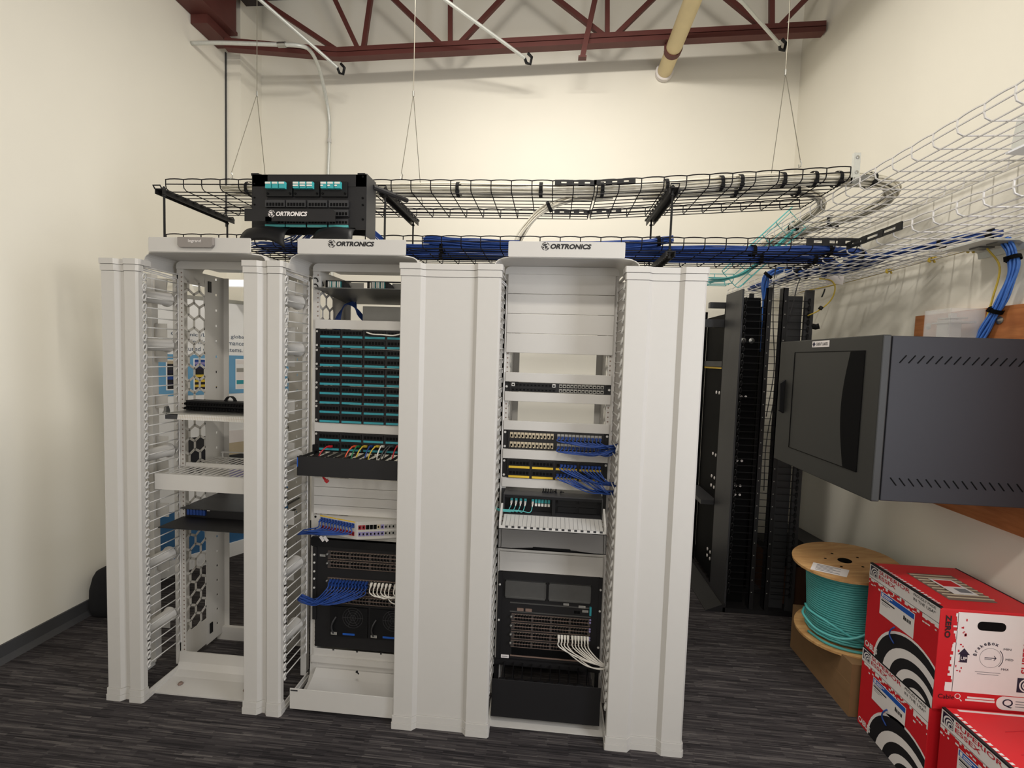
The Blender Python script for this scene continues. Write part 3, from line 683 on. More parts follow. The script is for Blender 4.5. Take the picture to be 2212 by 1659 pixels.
text('CATALYST', 'grey_print', t, (X(1088, 1317), -.0146, Z(1317, 1088)), (1, 0, 0), (0, 0, 1), .006, .024) if 0 else None
st = [at(1207+i*6.6+(3 if i > 3 else 0), 1373+i*.45, 'y', -.017) for i in range(10)]
for i, s in enumerate(st):
    w = V((.0, -.02, -.012)); g = V((.535+.004*random.random(), -.05, .262-.012*random.random()))
    low = .035 if i in (1, 3) else .012
    cord('patch_cable', 'white patch cord plugged into the lower right of the right switch chassis', 'white cords of the right switch chassis', 'white_cable', [s, s+w, s+V((.006, -.036, -.034)), s.lerp(g, .45)+V((0, -.06, -low-.006)), s.lerp(g, .8)+V((0, -.045, -low*.6)), g], .0027, (.0105, .009, .03))
# --- right rack: black cable trough at the bottom
def trough(x0, z0, z1, yc, label, m, parent_m, fingers=True, zo=0, group=None):
    t = thing('cable_trough', label, 'cable manager', (x0+PW/2, -.08, z0), group)
    MB().box((x0, yc-.003, z0), (x0+PW, yc, z1)).build('front_cover', m, t, bevel=.001)
    mb = MB().box((x0-.002, -.014, z1-.004), (x0+PW+.002, 0, z1+.026)); mb.box((x0, -.006, z0+.01), (x0+.025, 0, z1)); mb.box((x0+PW-.025, -.006, z0+.01), (x0+PW, 0, z1))
    mb.box((x0, -.006, z0+.005), (x0+PW, 0, z0+.02)); mb.build('back_frame', parent_m, t)
    if fingers:
        me = None
        for i in range(12):
            x = x0+.012+i*(PW-.03)/11
            if me is None:
                q = MB(); q.box((-.002, 0, -.006), (.002, -yc-.008, .006)); q.box((-.004, 0, -.004), (.004, .01, .010)); o = q.build('retaining_finger', parent_m, t, org=None); me = o.data
                o.location = V((x, yc+.002, z1-.008))-ORG[t.name]
                for v_ in me.vertices: v_.co += ORG[t.name]
            else: share('retaining_finger', me, t, (x, yc+.002, z1-.008))
        mb = MB()
        for x in (x0+.004, x0+PW-.010): mb.box((x, yc, z0+.005), (x+.006, -.002, z0+.03))
        mb.build('side_arm', parent_m, t)
    return t
t = thing('cable_manager_bin', 'deep black cable manager with a tall plain cover at the bottom of the right rack', 'cable manager', (R3+PW/2, -.08, .04))
MB().box((R3-.002, -.153, .038), (R3+.477, -.150, .212)).build('front_cover', 'black_powder', t, bevel=.001)
mb = MB().prism(rrect(R3-.012, R3+PW+.004, .188, .214, .006), 'y', -.02, -.004); mb.box((R3-.008, -.012, .05), (R3+.014, -.004, .19)); mb.box((R3+PW-.018, -.012, .05), (R3+PW, -.004, .19)); mb.box((R3, -.15, .04), (R3+PW-.01, -.004, .046)); mb.build('back_frame', 'black_powder', t)
for i in range(10):
    x = R3+.04+i*.043; mb = MB().box((x, -.15, .196), (x+.0035, -.02, .206)); mb.box((x-.012, -.152, .204), (x+.015, -.146, .216)); mb.box((x, -.012, .06), (x+.003, -.006, .19)); mb.build('retaining_finger', 'black_plastic', t)

# ---------------------------------------------------------------- middle rack
T2 = trough(R2-.004, 1.078, 1.166, -.150, 'wide black cable trough with colored cords hanging into it, middle rack', 'black_powder', 'black_plastic')
MB().box((R2-.0035, -.1536, 1.118), (R2+.001, -.153, 1.160)).build('edge_label', 'blue_print', T2)
for px, m, nm, dx in ((716, 'red_cable', 'red', -.03), (770, 'orange_cable', 'orange', -.025), (777, 'green_cable', 'green', -.012), (791, 'yellow_cable', 'yellow', -.02), (804, 'blue_cable', 'navy blue', -.008), (818, 'yellow_cable', 'yellow', -.022), (828, 'white_cable', 'pale grey', -.006), (845, 'dark_cable', 'dark grey', -.025), (851, 'dark_cable', 'dark grey', -.025), (862, 'red_cable', 'red', -.008)):
    s = at(px, 964, 'y', -.022)
    wh = {716: ', leftmost in the black cable trough', 791: ', left one of two above the black trough', 818: ', right one of two above the black trough', 862: ' at the right end of the black trough'}.get(px, ' dropping into the black cable trough')
    cord('patch_cable', nm+' patch cord'+wh, None if nm != 'dark grey' else 'dark grey cords over the trough', m, [s, s+V((dx*.3, -.025, .002)), s+V((dx*.8, -.05, -.018)), s+V((dx*1.1, -.068, -.055)), s+V((dx*1.2, -.075, -.12))], .0032, (.012, .010, .03))
s = at(708, 1041, 'y', -.09); cord('patch_cable', 'red patch cord end hanging below the black cable trough', None, 'red_cable', [s, s+V((-.018, 0, .016)), s+V((-.032, .004, .04)), s+V((-.03, .01, .09))], .0032, (.014, .012, .03))
cord('cable_tie_strip', 'white twisted tie lying across the topmost teal labelled patch panel', None, 'white_cable', [at(792, 718, 'y', -.03), at(805, 722, 'y', -.035), at(825, 723, 'y', -.04), at(848, 725, 'y', -.035), at(864, 722, 'y', -.03)], .0035)
# fiber shelf at the top
t = thing('fiber_shelf', 'dark steel fiber shelf with white lever ends at the top of the middle rack', 'fiber tray', (R2+PW/2, 0, 1.93))
MB().prism([(-.045, 1.931), (.30, 1.897), (.30, 1.900), (-.045, 1.934)], 'x', R2+.012, R2+PW-.012).build('shelf_pan', 'dull_steel', t)
mb = MB(); y = .03
for z0, z1 in ((1.934, 1.940), (1.972, 1.978)): mb.box((R2+.03, y, z0), (R2+PW-.03, y+.004, z1))
for x in (.03, .075, .235, .255, .43): mb.box((R2+x, y, 1.934), (R2+x+.012, y+.004, 1.978))
for x in (.05, .262): mb.box((R2+x-.005, y-.012, 1.938), (R2+x+.075, y, 1.974)); mb.prism([(R2+x+.075, 1.974), (R2+x+.098, 1.960), (R2+x+.110, 1.940), (R2+x+.075, 1.938)], 'y', y-.01, y-.004)
mb.build('cassette_frame', 'black_powder', t)
for x in (.052, .265):
    for i in range(3):
        mb = MB().box((R2+x+i*.0225, y-.020, 1.942), (R2+x+i*.0225+.018, y-.012, 1.971)); mb.m = 1
        for j in range(2): mb.box((R2+x+i*.0225+.001+j*.0085, y-.024, 1.943), (R2+x+i*.0225+.007+j*.0085, y-.020, 1.970))
        mb.build('fiber_adapter', ['aqua', 'white_cable'], t)
for x in (.145, .355): MB().box((R2+x, y+.006, 1.942), (R2+x+.07, y+.009, 1.970)).build('blank_cover', 'grey_jack', t)
mb = MB().box((R2-.012, -.012, 1.932), (R2+.028, 0, 1.992)); mb.m = 1
for z in (1.940, 1.968): mb.tube(spline([(R2-.004, -.014, z+.012), (R2+.008, -.016, z+.012), (R2+.015, -.015, z+.002), (R2+.014, -.014, z-.006)], 4), .0025, 5)
mb.build('mount_lever', ['white_plastic', 'port_black'], t)
for i in range(6):
    s = at(735-2*i, 690, 'y', .16); m_ = at(752+3*i, 657-i, 'y', .2+.01*i); e = at(764, 668+2*i, 'y', .24); e.x += .02
    cord('cable_loop', 'thin blue cable of the loop hanging behind the top of the middle rack', 'looped blue cables behind the middle rack', 'blue_cable', [s+V((0, 0, -.08)), s, s.lerp(m_, .6)+V((-.01, 0, .015)), m_, e, e+V((.03, .05, -.05))], .0032)
t = tag(MB().box((R2+.165, .15, 1.752), (R2+PW-.03, .34, 1.872)).build('junction_box', 'grey_jack', org=(R2+.3, .25, 1.752)), 'plain grey metal box with a yellow sticker behind the middle rack', 'box')
sticker(t, R2+.315, R2+.40, 1.757, 1.776, .1495, 'yellow_label', 2, 'warning_sticker')
# angled white panel with cords
t = thing('angled_patch_bay', 'white V shaped angled patch panel with blue cords on its left half', 'patch panel', (R2+PW/2, 0, .765))
xa, xb, xc, yc = R2, R2+PW, R2+PW*.5, -.068; z0, z1 = .765, .850
MB().prism([(xa, 0), (xa, -.003), (xa+.030, -.006), (xc, yc), (xb-.03, -.006), (xb, -.003), (xb, 0)], 'z', z0, z1).build('faceplate', 'white_powder', t)
sl = (yc+.006)/(xc-xa-.03)
def ap(x): return -.006+sl*(x-xa-.03) if x < xc else -.006+sl*(xb-.03-x)
def jk(x, z, m, h=.020, w=.0135):
    y = ap(x); y2 = ap(x+w); mb = MB().add([(x, y-.0008, z), (x+w, y2-.0008, z), (x+w, y2-.0008, z+h), (x, y-.0008, z+h), (x, y-.003, z), (x+w, y2-.003, z), (x+w, y2-.003, z+h), (x, y-.003, z+h)], [(4, 5, 6, 7), (0, 1, 5, 4), (1, 2, 6, 5), (2, 3, 7, 6), (3, 0, 4, 7)])
    mb.m = 1; mb.add([(x+.003, y-.0036, z+.005), (x+w-.003, y2-.0034, z+.005), (x+w-.003, y2-.0034, z+h-.005), (x+.003, y-.0036, z+h-.005)], [(0, 1, 2, 3)]); mb.build('jack', [m, 'port_black'], t)
RC = ['red_jack', 'red_jack', 'port_black', 'port_black', 'port_black', 'tan_jack', 'lilac_jack', 'grey_jack', 'grey_jack', 'grey_jack', 'grey_jack', 'grey_jack']
for j in range(12):
    xl_ = xa+.036+j*.0163; xr_ = xc+.008+j*.0163
    jk(xl_, z0+.055, 'blue_cable'); jk(xl_, z0+.016, 'red_jack'); jk(xr_, z0+.048, RC[j]); jk(xr_, z0+.016, 'lilac_jack' if j < 7 else 'grey_jack')
for a, b in ((xa+.032, xa+.128), (xa+.131, xc-.008)): MB().add([(a, ap(a)-.001, z1-.006), (b, ap(b)-.001, z1-.006), (b, ap(b)-.001, z1-.0005), (a, ap(a)-.001, z1-.0005)], [(0, 1, 2, 3)]).build('label_strip', 'yellow_label', t)
MB().box((xa+.05, -.02, z0-.03), (xb-.03, .16, z0-.002)).build('rear_support', 'grey_jack', t)
screws(t, R2, z0, z1, 'black_plastic', -.004)
gather('blue patch cord from the upper left row of the angled white panel', 'blue cords of the angled white panel', 'blue_cable', [(xa+.043+j*.0163, ap(xa+.043+j*.0163)-.003, z0+.064) for j in range(12)], (-.955, -.055, .775), -.004, .010, out=.04, drop=.024)
for x in (.055, .075): tag(MB().bar((R2+x, -.05, .762), (R2+x+.02, -.055, .742), .014, .001, (0, 1, 0)).build('cable_tag', 'white_print', org=(R2+x, -.05, .75)), 'small white paper tag hanging under the angled panel cords', 'tag', 'paper tags under the angled panel')
# chassis
t = thing('switch_chassis', 'tall black modular network switch chassis low in the middle rack', 'network switch', (R2+PW/2, 0, .195))
mb = MB(); mb.box((R2+.012, -.010, .194), (R2+PW-.010, .30, .694)); mb.box((R2, -.014, .33), (R2+.02, -.008, .694)); mb.box((R2+PW-.02, -.014, .194), (R2+PW, -.008, .694)); mb.build('chassis_body', 'black_powder', t)
def Z2(py, px=713): return at(px, py, 'y', -.015).z
xq = at(713, 1200, 'y', -.015).x
for a, b in ((1207, 1189.5), (1226, 1209.5), (1264.5, 1247), (1283, 1266.5), (1301.5, 1285)): ports_row(t, xq, xq+.40, Z2(a), Z2(b), -.015)
sticker(t, at(690, 1200, 'y', -.015).x, at(702, 1200, 'y', -.015).x, Z2(1203, 696), Z2(1198, 696), -.0105)
for z in (.655, .615, .572, .535, .49): MB().lathe([(.005, 0), (.005, -.003), (.0005, -.004)], (R2+.009, -.014, z), 8, 'y').build('screw', 'white_plastic', t)
for i in range(2):
    u0 = xq+.004+i*.20; f = MB().box((u0, -.018, Z2(1372)), (u0+.188, -.010, Z2(1308))).build('power_supply', 'black_plastic', t)
    xc_, zc_ = u0+.115, (Z2(1310)+Z2(1350))/2; mb = MB()
    for r in (.014, .026, .038, .050): mb.tube([(xc_+r*cos(2*pi*k/28), -.0185, zc_+r*sin(2*pi*k/28)) for k in range(28)], .0014, 4, closed=True)
    for k in range(6): mb.bar((xc_, -.0185, zc_), (xc_+.05*cos(k*pi/3), -.0185, zc_+.05*sin(k*pi/3)), .002, .002)
    mb.build('fan_grille', 'dark_grey', f)
    mb = MB().tube(spline([(u0+.018, -.018, Z2(1366)), (u0+.014, -.03, Z2(1352)), (u0+.02, -.032, Z2(1340)), (u0+.032, -.02, Z2(1330))], 5), .004, 6); mb.build('handle', 'dark_grey', f)
    sticker(f, u0+.006, u0+.036, Z2(1369), Z2(1363.5), -.0185); MB().box((u0+.065, -.0188, Z2(1368)), (u0+.125, -.018, Z2(1364))).build('blue_marking', 'blue_print', f)
t2 = tag(MB().prism(rrect(R2-.006, R2+PW+.006, .699, .745, .008), 'y', -.02, -.006).build('filler_plate', 'black_plastic', org=(R2+PW/2, 0, .70)), 'black rounded filler panel on top of the middle switch chassis', 'blank panel')
st = [(xq+.009+j*.0162, -.018, Z2(1252)) for j in range(12)]
gather('blue patch cord in the bunch leaving the middle switch chassis', 'blue cords of the middle switch chassis', 'blue_cable', st+[(x, y-.002, Z2(1260)) for x, y, z in st], (-.952, -.055, .462), .036, .014, out=.05, drop=.022)
for j in range(10):
    s = V((xq+.211+j*.0185+(.006 if j > 5 else 0), -.018, Z2(1252)-.002)); dz = -.034-.003*(j % 3)-(.022 if j in (5,) else 0)
    cord('patch_cable', 'white patch cord in the bunch on the right of the middle switch chassis', 'white cords of the middle switch chassis', 'white_cable', [s, s+V((.0, -.02, -.012)), s+V((.004, -.034, dz*.85)), s+V((.035, -.04, dz-.008)), V((s.x+.08, -.05, s.z+dz-.006)), V((-.39+.004*j, -.10, s.z-.03))], .0027, (.0105, .009, .03))
T = trough(R2-.003, .022, .118, -.20, 'long white cable trough with a plain cover at the foot of the middle rack', 'white_powder', 'white_powder', fingers=False)
MB().box((R2+.0005, -.2036, .106), (R2+.034, -.203, .112)).build('slot_mark', 'dark_grey', T)
mb = MB().box((R2+.012, -.2, .022), (R2+PW, -.1, .026))
mb.prism([(-.198, .03), (-.10, .034), (-.045, .060), (-.012, .085), (-.008, .085), (-.04, .056), (-.098, .029), (-.198, .026)], 'x', R2+.02, R2+PW-.008); mb.build('sloped_floor', 'white_powder', T)
screw_thing(at(770, 1452, 'y', -.075)+V((0, 0, .004)), (1, -.6, -.4), 'dark screw lying on the sloped white floor of the middle rack')

# ---------------------------------------------------------------- left rack
t = thing('cable_tray_shelf', 'flat steel splice tray with a gridded white front strip in the left rack', 'shelf', (R1+PW/2, 0, 1.31))
mb = MB().box((R1+.05, -.145, 1.330), (R1+PW, .12, 1.334)); mb.prism([(R1+.03, 1.334), (R1+.05, 1.352), (R1+.056, 1.352), (R1+.056, 1.328)], 'y', -.145, -.13); mb.build('tray_pan', 'steel', t)
f = MB().prism([(-.146, 1.329), (-.150, 1.306), (-.147, 1.306), (-.143, 1.329)], 'x', R1+.108, R1+PW).build('front_strip', 'white_plastic', t)
mb = MB()
for i in range(1, 46): x = R1+.108+i*.0082; mb.prism([(-.1465, 1.329), (-.1505, 1.307), (-.150, 1.307), (-.146, 1.329)], 'x', x, x+.0009)
mb.prism([(-.1488, 1.3185), (-.1488, 1.3178), (-.148, 1.3178), (-.148, 1.3185)], 'x', R1+.108, R1+PW); mb.build('printed_grid', 'tan_jack', f)
MB().box((R1+.048, -.148, 1.306), (R1+.106, -.1, 1.326)).build('slide_bracket', 'dark_grey', t)
MB().prism([(-.155, 1.338), (-.152, 1.362), (-.138, 1.366), (-.130, 1.338)], 'x', R1+.046, R1+.058).build('corner_tab', 'dull_steel', t)
t = thing('cable_comb', 'black multi cell cable comb block lying on the steel splice tray', 'cable comb', (R1+.25, -.02, 1.334))
MB().box((R1+.052, -.03, 1.335), (R1+PW-.02, .03, 1.382)).build('comb_body', 'black_plastic', t)
mb = MB()
for i in range(28):
    for r in range(2): mb.tube([(R1+.062+i*.0142, -.052+.004*r, 1.346+r*.021), (R1+.062+i*.0142, -.028, 1.346+r*.021)], .0064, 7)
mb.build('comb_cells', 'port_black', t)
q = [at(498, 868, 'y', 0)+V((.024*cos(a), 0, .026*sin(a))) for a in [pi*k/10 for k in range(11)]]
mb = MB()
for a, b in zip(q, q[1:]): mb.bar(a, b, .018, .004)
mb.build('strap_loop', 'velcro', t)
t = thing('vented_shelf', 'deep white vented shelf with a tall plain front lip in the left rack', 'shelf', (R1+PW/2, -.05, .98))
MB().box((R1, -.157, .978), (R1+PW+.004, -.154, 1.052)).build('front_lip', 'white_powder', t, bevel=.001)
mb = MB()
for y0, y1 in ((-.156, -.140), (-.006, .012), (.20, .215)): mb.box((R1, y0, 1.049), (R1+PW, y1, 1.052))
for i in range(15): x = R1+.03+i*.030; mb.box((x, -.15, 1.048), (x+.010, .21, 1.0515))
mb.build('slotted_pan', 'white_powder', t)
mb = MB().box((R1+.02, .004, 1.052), (R1+PW, .012, 1.068)); mb.tube(spline([(R1+.06, .21, 1.05), (R1+.06, .212, 1.075), (R1+.09, .212, 1.08), (R1+PW, .212, 1.08)], 4), .004, 6); mb.build('rear_stop', 'white_powder', t)
t = thing('fiber_adapter_tray', 'black fiber panel with small blue adapters on a pulled out tray, left rack', 'fiber tray', (R1+PW/2, 0, .78))
MB().box((R1+.010, -.022, .843), (R1+PW, .24, .847)).build('top_cover', 'dark_grey', t)
MB().box((R1+.02, .0, .79), (R1+PW, .006, .843)).build('front_face', 'black_powder', t)
MB().box((R1+.008, -.15, .793), (R1+PW, .2, .797)).build('slide_tray', 'black_powder', t)
for i in range(6):
    mb = MB().box((R1+.035+i*.0165, -.010, .810), (R1+.035+i*.0165+.0125, 0, .836)); mb.m = 1; mb.box((R1+.039+i*.0165, -.0105, .8375), (R1+.041+i*.0165, -.008, .8395)); mb.build('adapter', ['blue_cable', 'white_print'], t)
MB().box((R1+.137, -.004, .832), (R1+.150, 0, .837)).build('sticker', 'white_print', t)
screw_thing(at(425, 1497, 'z', .012)+V((0, 0, .004)), (1, .1, .0), 'dark screw lying on the base plate of the left rack') if 0 else None

# ================================================================ OVERHEAD CABLE TRAYS
def wire_tray(label, P0, P1, side, w, h, m, up=(0, 0, 1), r=.0027, step=.1016, cat='cable tray', parent=None, wave=.004, walls=(True, True), pitch=.0508):
    P0, P1 = V(P0), V(P1); L = (P1-P0).length; d = (P1-P0).normalized(); S = V(side).normalized(); Up = V(up).normalized()
    def P(s, t, z): return P0+d*s+S*t+Up*z
    mb = MB(); n = max(2, int(L/step)); st = L/n
    for i in range(n+1):
        s = i*st if i else .002
        pts = ([P(s, 0, h), P(s, 0, h*.45), P(s, .004, h*.18), P(s, .022, 0)] if walls[0] else [P(s, 0, 0)])+([P(s, w-.022, 0), P(s, w-.004, h*.18), P(s, w, h*.45), P(s, w, h)] if walls[1] else [P(s, w, 0)])
        mb.tube(pts, r, 5)
    rail = []
    for t, ok in ((0, walls[0]), (w, walls[1])):
        if not ok: continue
        pts = []
        for i in range(n):
            for k, a in ((0, 0), (.25, .8), (.5, 1), (.75, .8)): pts.append(P((i+k)*st, t, h+wave*a))
        pts.append(P(L, t, h)); rail.append(pts)
        mb.tube([P(0, t, h*.55), P(L, t, h*.55)], r, 5)
    for pts in rail: mb.tube(pts, r*1.1, 5)
    k = int(round((w-.03)/pitch))
    for i in range(k+1):
        t = .022+(w-.044)*i/k if walls[0] else w*i/k
        mb.tube([P(0, t, -.0045), P(L, t, -.0045)], r*.95, 5)
    o = mb.build('wire_mesh_tray' if not parent else 'tray_mesh', m, parent, org=P0.lerp(P1, .5)); 
    return tag(o, label, cat) if not parent else o
YT0, TW, TH = .27, .46, .054
TU1 = wire_tray('upper black wire mesh tray, straight left section above the left and middle racks', (-1.905, YT0, 2.484), (.392, YT0, 2.478), (0, 1, 0), TW, TH, 'black_wire')
TU2 = wire_tray('upper black wire mesh tray, right section sloping up to the white tray', (.405, YT0, 2.479), (1.60, YT0, 2.545), (0, 1, 0), TW, TH, 'black_wire')
TL1 = wire_tray('lower long black wire mesh tray carrying blue cables over the rack row', (-1.905, YT0, 2.192), (1.655, YT0, 2.205), (0, 1, 0), TW, TH, 'black_wire')
TW1 = wire_tray('upper white wire mesh tray running along the right wall', (1.612, 1.78, 2.475), (1.612, -1.35, 2.475), (1, 0, 0), .452, .056, 'white_wire', r=.0032)
TW2 = wire_tray('lower white wire mesh tray running along the right wall', (1.612, 1.80, 2.187), (1.612, -1.35, 2.187), (1, 0, 0), .452, .05, 'white_wire', r=.0032)
# splice plates
def splice(parent, p, q, h=.022, name='splice_plate'):
    p, q = V(p), V(q); d = (q-p).normalized(); mb = MB(); u = V((0, 0, 1))
    for s in (-1, 1): mb.bar(p+u*(s*h*.36), q+u*(s*h*.36), .005, h*.34)
    n = 4
    for i in range(n):
        c = p.lerp(q, i/(n-1)); mb.bar(c-d*.016, c+d*.016, .007, h*1.1)
    return mb.build(name, 'black_plastic', parent)
for y in (YT0-.006, YT0+TW+.004):
    splice(TU1, (.21, y, 2.523), (.385, y, 2.521)); splice(TU2, (.405, y, 2.523), (.575, y, 2.531))
splice(TL1, at(1750, 520, 'y', YT0-.006)+V((0, 0, -.004)), (1.650, YT0-.006, 2.243), .034)
splice(TW2, (1.606, YT0-.02, 2.225), (1.606, YT0-.34, 2.225), .030)
# trapeze brackets with threaded rods
GR = 'bracket bars that join the two black trays'
for px0, px1, w in ((365, 484, 'at the far left end of the two black trays'), (836, 889, 'just right of the black patch housing'), (1447, 1408, 'above the right end of the rack row')):
    xa = at(px0, 470, 'y', YT0).x; xb = at(px1, 500, 'y', YT0+TW).x; x = (xa+xb)/2; dz = .0 if x < .5 else .012
    t = thing('trapeze_bracket', 'black rodded bracket bar '+w, 'bracket', (x, .5, 2.20), GR)
    mb = MB()
    for s in (-.021, .021):
        mb.box((x+s-.002, YT0-.05, 2.446+dz), (x+s+.002, YT0+TW+.05, 2.474+dz))
        for k in range(9): mb.box((x+s*1.6-.004, YT0-.03+k*.06, 2.463+dz), (x+s*1.6+.004, YT0+k*.06, 2.472+dz))
    mb.box((x-.021, YT0-.05, 2.470+dz), (x+.021, YT0+TW+.05, 2.474+dz))
    for yy in (YT0-.052, YT0+TW+.052): mb.tube([(x-.02, yy, 2.47+dz), (x-.02, yy-.012, 2.485+dz), (x+.02, yy-.012, 2.485+dz), (x+.02, yy, 2.47+dz)], .004, 5)
    mb.build('upper_channel', 'black_powder', t)
    mb = MB(); mb.box((x-.021, YT0-.04, 2.180), (x+.021, YT0+TW+.04, 2.184)); 
    for s in (-.021, .021): mb.box((x+s-.002, YT0-.04, 2.158), (x+s+.002, YT0+TW+.04, 2.184))
    mb.m = 1
    for k in range(12): mb.box((x-.006, YT0+k*.038, 2.1792), (x+.006, YT0+.014+k*.038, 2.1798))
    mb.build('lower_channel', ['black_powder', 'white_print'], t)
    for yy, xx in ((YT0-.03, xa), (YT0+TW+.03, xb)):
        mb = MB().tube([(xx, yy, 2.150), (xx, yy, 2.49+dz)], .0055, 8)
        for z in (2.15, 2.186, 2.44+dz, 2.475+dz): mb.tube([(xx, yy, z), (xx, yy, z+.008)], .010, 6)
        mb.build('threaded_rod', 'black_plastic', t)
# wire rope hangers
for i, (ap_, f_, r_, w) in enumerate((((555, 204), (500, 386), (578, 396), 'left'), ((893, 204), (867, 387), (911, 400), 'middle'), ((1697, 158), (1728, 358), (1664, 370), 'right'))):
    A = at(*ap_, 'y', YT0+TW/2); f, r = at(*f_, 'y', YT0), at(*r_, 'y', YT0+TW)
    r.z = min(r.z, 2.56 if i < 2 else 2.63); f.z = 2.543 if i < 2 else 2.60
    t = thing('wire_hanger', 'thin forked steel wire rope over the upper tray, '+w+' of the three', 'wire hanger', A, 'forked wire rope hangers')
    MB().tube([A, (A.x, A.y, 4.655)], .0022, 5).build('drop_wire', 'wire_rope', t)
    for q in (f, r):
        MB().tube([A, q+V((0, 0, .03))], .0018, 5).build('fork_wire', 'wire_rope', t)
        k = q+V((0, 0, .03)); MB().tube([k, k+V((.006, 0, -.012)), k+V((.004, 0, -.03)), k+V((-.005, 0, -.034)), k+V((-.006, 0, -.02))], .0028, 5).build('snap_hook', 'steel', t)
    MB().cyl(A+V((0, 0, -.012)), A+V((0, 0, .018)), .005, 8).build('wire_gripper', 'steel', t)

# ---------------------------------------------------------------- cable bundles
def bundle(name, label, m, path, n, rb, r, ties=(), tie_m='velcro', group=None, flat=1.0, fray=0, seg=9, cat='cable bundle', seed=1):
    rnd = random.Random(seed); q = spline(path, seg); N = len(q)
    t = thing(name, label, cat, q[0], group); T = []; fr = V((0, 0, 1))
    for i in range(N):
        d = (q[min(i+1, N-1)]-q[max(i-1, 0)]).normalized(); f = fr-d*fr.dot(d)
        f = f.normalized() if f.length > .05 else d.orthogonal().normalized(); fr = f; T.append((f, d.cross(f)))
    for k in range(n):
        rr = rb*sqrt((k+.5)/n); a0 = k*2.39996; ph = rnd.random()*6; jit = rnd.uniform(.8, 1.05); pts = []
        e0, e1 = rnd.randint(0, fray), rnd.randint(0, fray)
        for i in range(e0, N-e1):
            a = a0+.25*sin(i*.22+ph); u, v = T[i]; w = 1+.12*sin(i*.5+ph*2)
            pts.append(q[i]+u*(rr*cos(a)*jit*w*flat)+v*(rr*sin(a)*jit*w/flat**.5))
        MB().tube(pts, r, 5).build('cable', m, t, smooth=True)
    for f in ties:
        x = f*(N-1); i = int(min(N-2, x)); c = q[i].lerp(q[i+1], x-i); u, v = T[i]; d = (q[i+1]-q[i]).normalized(); mb = MB()
        ring = []
        for s in (-.009, .009):
            for k in range(14): a = 2*pi*k/14; ring.append(c+d*s+u*((rb*flat+r)*1.12*cos(a))+v*((rb/flat**.5+r)*1.12*sin(a)))
        mb.add(ring, [(k, (k+1) % 14, 14+(k+1) % 14, 14+k) for k in range(14)])
        mb.bar(c-d*.010+v*(rb*1.1)-u*rb*.6, c+d*.010+v*(rb*1.15)-u*rb*.7, .010, .012); mb.build('cable_tie', tie_m, t)
    return t
zt = 2.510
bundle('cable_bundle', 'thick bundle of off white cables along the front of the upper black tray', 'grey_cable',
       [(-1.62, YT0+.07, zt+.004), (-1.2, YT0+.065, zt), (-.6, YT0+.065, zt), (0, YT0+.065, zt), (.45, YT0+.07, zt+.002), (.9, YT0+.075, zt+.03), (1.35, YT0+.075, zt+.055), (1.62, YT0+.075, zt+.058), (1.82, YT0+.10, zt+.052), (1.945, YT0+.25, zt+.035), (1.90, YT0+.50, zt+.010), (1.80, YT0+.72, zt), (1.77, YT0+1.0, zt), (1.75, YT0+1.35, zt)], 34, .034, .0046,
       ties=[.03, .19, .25, .305, .36, .405, .42, .455, .49, .525, .58, .80, .88, .95], flat=.85, fray=2, seg=8, seed=3)
bundle('cable_bundle', 'thinner bundle of pale grey cables curving off the right end of the upper tray', 'grey_cable',
       [(.62, YT0+.16, zt+.006), (1.0, YT0+.17, zt+.026), (1.3, YT0+.19, zt+.045), (1.52, YT0+.23, zt+.052), (1.66, YT0+.34, zt+.03), (1.68, YT0+.55, zt+.006), (1.70, YT0+.9, zt), (1.70, YT0+1.3, zt)], 16, .024, .0044, ties=[.2, .38, .78, .9], fray=1, seed=5)
bundle('cable_drop', 'grey cables curving down out of the upper tray behind the right rack header', 'grey_cable',
       [(.50, YT0+.13, zt-.004), (.30, YT0+.14, zt-.015), (.14, YT0+.16, 2.44), (.04, YT0+.17, 2.34), (-.015, YT0+.18, 2.22), (-.03, YT0+.17, 2.06), (-.03, YT0+.09, 1.9)], 9, .022, .0048, ties=[.30], seed=8)
zb = 2.215
bundle('cable_bundle', 'large bundle of dark blue cables along the front of the lower black tray', 'blue_cable',
       [(-.98, YT0+.10, zb), (-.55, YT0+.12, zb), (-.2, YT0+.10, zb), (.3, YT0+.10, zb), (.8, YT0+.11, zb+.004), (1.2, YT0+.11, zb+.008), (1.52, YT0+.10, zb+.012), (1.70, YT0+.12, zb+.004), (1.83, YT0+.22, zb), (1.84, YT0+.40, zb), (1.76, YT0+.62, zb), (1.72, YT0+.95, zb), (1.70, YT0+1.3, zb)], 24, .028, .004, ties=[.12, .27, .42, .52, .6, .72, .85], tie_m='port_black', flat=.8, seed=11)
bundle('cable_bundle', 'second bundle of dark blue cables along the back of the lower black tray', 'blue_cable',
       [(-.80, YT0+.30, zb), (-.4, YT0+.28, zb), (.1, YT0+.29, zb), (.7, YT0+.28, zb), (1.15, YT0+.27, zb), (1.45, YT0+.25, zb+.003), (1.66, YT0+.27, zb), (1.76, YT0+.40, zb), (1.74, YT0+.7, zb), (1.70, YT0+1.1, zb)], 22, .026, .004, ties=[.1, .3, .5, .62, .8], tie_m='port_black', flat=.75, seed=12)
bundle('cable_bundle', 'cut blue cable bundle whose open end points right over the lower tray', 'blue_cable',
       [(.10, YT0+.08, zb+.018), (.4, YT0+.07, zb+.022), (.62, YT0+.06, zb+.026), (.74, YT0+.055, zb+.040), (.80, YT0+.05, zb+.052)], 13, .020, .004, ties=[.72], tie_m='port_black', fray=2, seed=14)
